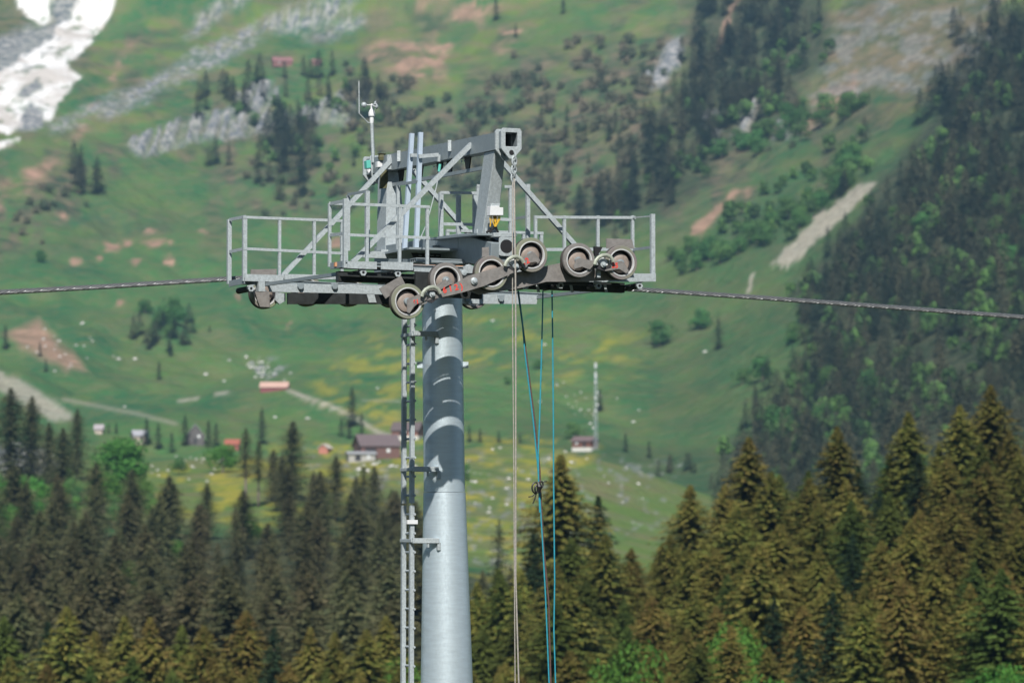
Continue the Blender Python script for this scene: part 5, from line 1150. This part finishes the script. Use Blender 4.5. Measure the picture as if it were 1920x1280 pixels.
house(186, 812, 14, 5, 1.6, 1.5, (.5, .42, .36), (.40, .36, .38), 'tiny grey hut at the left end of the valley', 0, False, (), (), cat='hut')
house(529, 124, 36, 8, 3.0, 3.2, (.25, .12, .11), (.26, .13, .13), 'reddish alpine hut high on the mountain pasture', R(12), False, ((.1, .7, 2),), ((-.4, 1.6),), cat='hut')
house(594, 122, 16, 6, 2.0, 2.0, (.2, .10, .09), (.24, .13, .12), 'tiny dark red hut right of the high alpine hut', 0, False, (), (), cat='hut')
house(610, 848, 18, 4, 1.6, 1.2, (.50, .20, .15), (.55, .48, .42), 'tiny hut with an orange wall left of the large barn', R(-20), True, (), (), cat='hut')
# mast
g = ground_at(1117, 843); zt = zpy(680, g.y); Hm = zt - g.z; mt = empty('telecom_mast', g, 'slender white lattice mast with antennas beside the red brown hut', 'mast')
WLm = Vector(g); mb = MB(); ww = .62
for a, b in ((-1, -1), (1, -1), (1, 1), (-1, 1)): mb.bar(g + Vector((a * ww, b * ww, -1)), g + Vector((a * .35, b * .35, Hm * .86)), .16, .16)
mb.build('mast_leg', M['galv'], mt)
mb = MB(); nseg = 14
for i in range(nseg):
    z0 = Hm * .86 * i / nseg; z1 = Hm * .86 * (i + 1) / nseg; w0 = ww - (ww - .35) * i / nseg; w1 = ww - (ww - .35) * (i + 1) / nseg
    cs = [(-1, -1), (1, -1), (1, 1), (-1, 1)]
    for j in range(4):
        a, b = cs[j], cs[(j + 1) % 4]; mb.bar(g + Vector((a[0] * w0, a[1] * w0, z0)), g + Vector((b[0] * w1, b[1] * w1, z1)), .1, .1); mb.bar(g + Vector((a[0] * w1, a[1] * w1, z1)), g + Vector((b[0] * w1, b[1] * w1, z1)), .1, .1)
mb.build('lattice', M['galv'], mt)
mb = MB(); mb.tube([g + Vector((0, 0, Hm * .84)), g + Vector((0, 0, Hm * .95))], .1, 8); mb.build('top_pole', M['galv'], mt)
for z0, z1, r_, m_ in ((.94, 1.0, .45, 'white'), (.82, .89, .45, 'white')):
    mb = MB(); mb.tube([g + Vector((0, 0, Hm * z0)), g + Vector((0, 0, Hm * z1))], r_, 12); mb.build('antenna_drum', M[m_], mt, True)
for i, z0 in enumerate((.78, .66, .60, .52, .45)):
    mb = MB(); mb.lathe(g + Vector((.55 if i % 2 else -.1, -.7, Hm * z0)), (0, -1, 0), [(.001, .0), (.40, .18), (.42, .2), (.42, .0), (.001, -.02)], 14); mb.build('dish_antenna', M['white'], mt, True)

# two to four look-alikes in one spot are told apart by their order
from collections import defaultdict
same = defaultdict(list)
for o in bpy.data.objects:
    if o.parent is None and 'label' in o and not o.get('kind'): same[o['label']].append(o)
for lab, os_ in same.items():
    if 2 <= len(os_) <= 4:
        os_.sort(key=lambda o: o.location.x / max(o.location.y, 1)); nm = {2: ('left one', 'right one'), 3: ('left one', 'middle one', 'right one'), 4: ('leftmost', 'second from left', 'third from left', 'rightmost')}[len(os_)]
        for o, s_ in zip(os_, nm): o['label'] = lab + ', ' + s_

for o in bpy.data.objects:
    if o.parent is None and 'label' in o:
        for a_, b_ in ((' of the middle forest', ' of middle forest'), ('brown tipped olive', 'brown tipped'), ('cropped by the bottom edge', 'at the bottom edge'), (', upper side', ', upper'), (', lower side', ', lower'), ('leafy green tree', 'leafy tree'), ('bare stemmed spruce', 'bare spruce'), (' the ', ' ')):
            if len(o['label'].replace(',', ' ').split()) > 16: o['label'] = o['label'].replace(a_, b_)
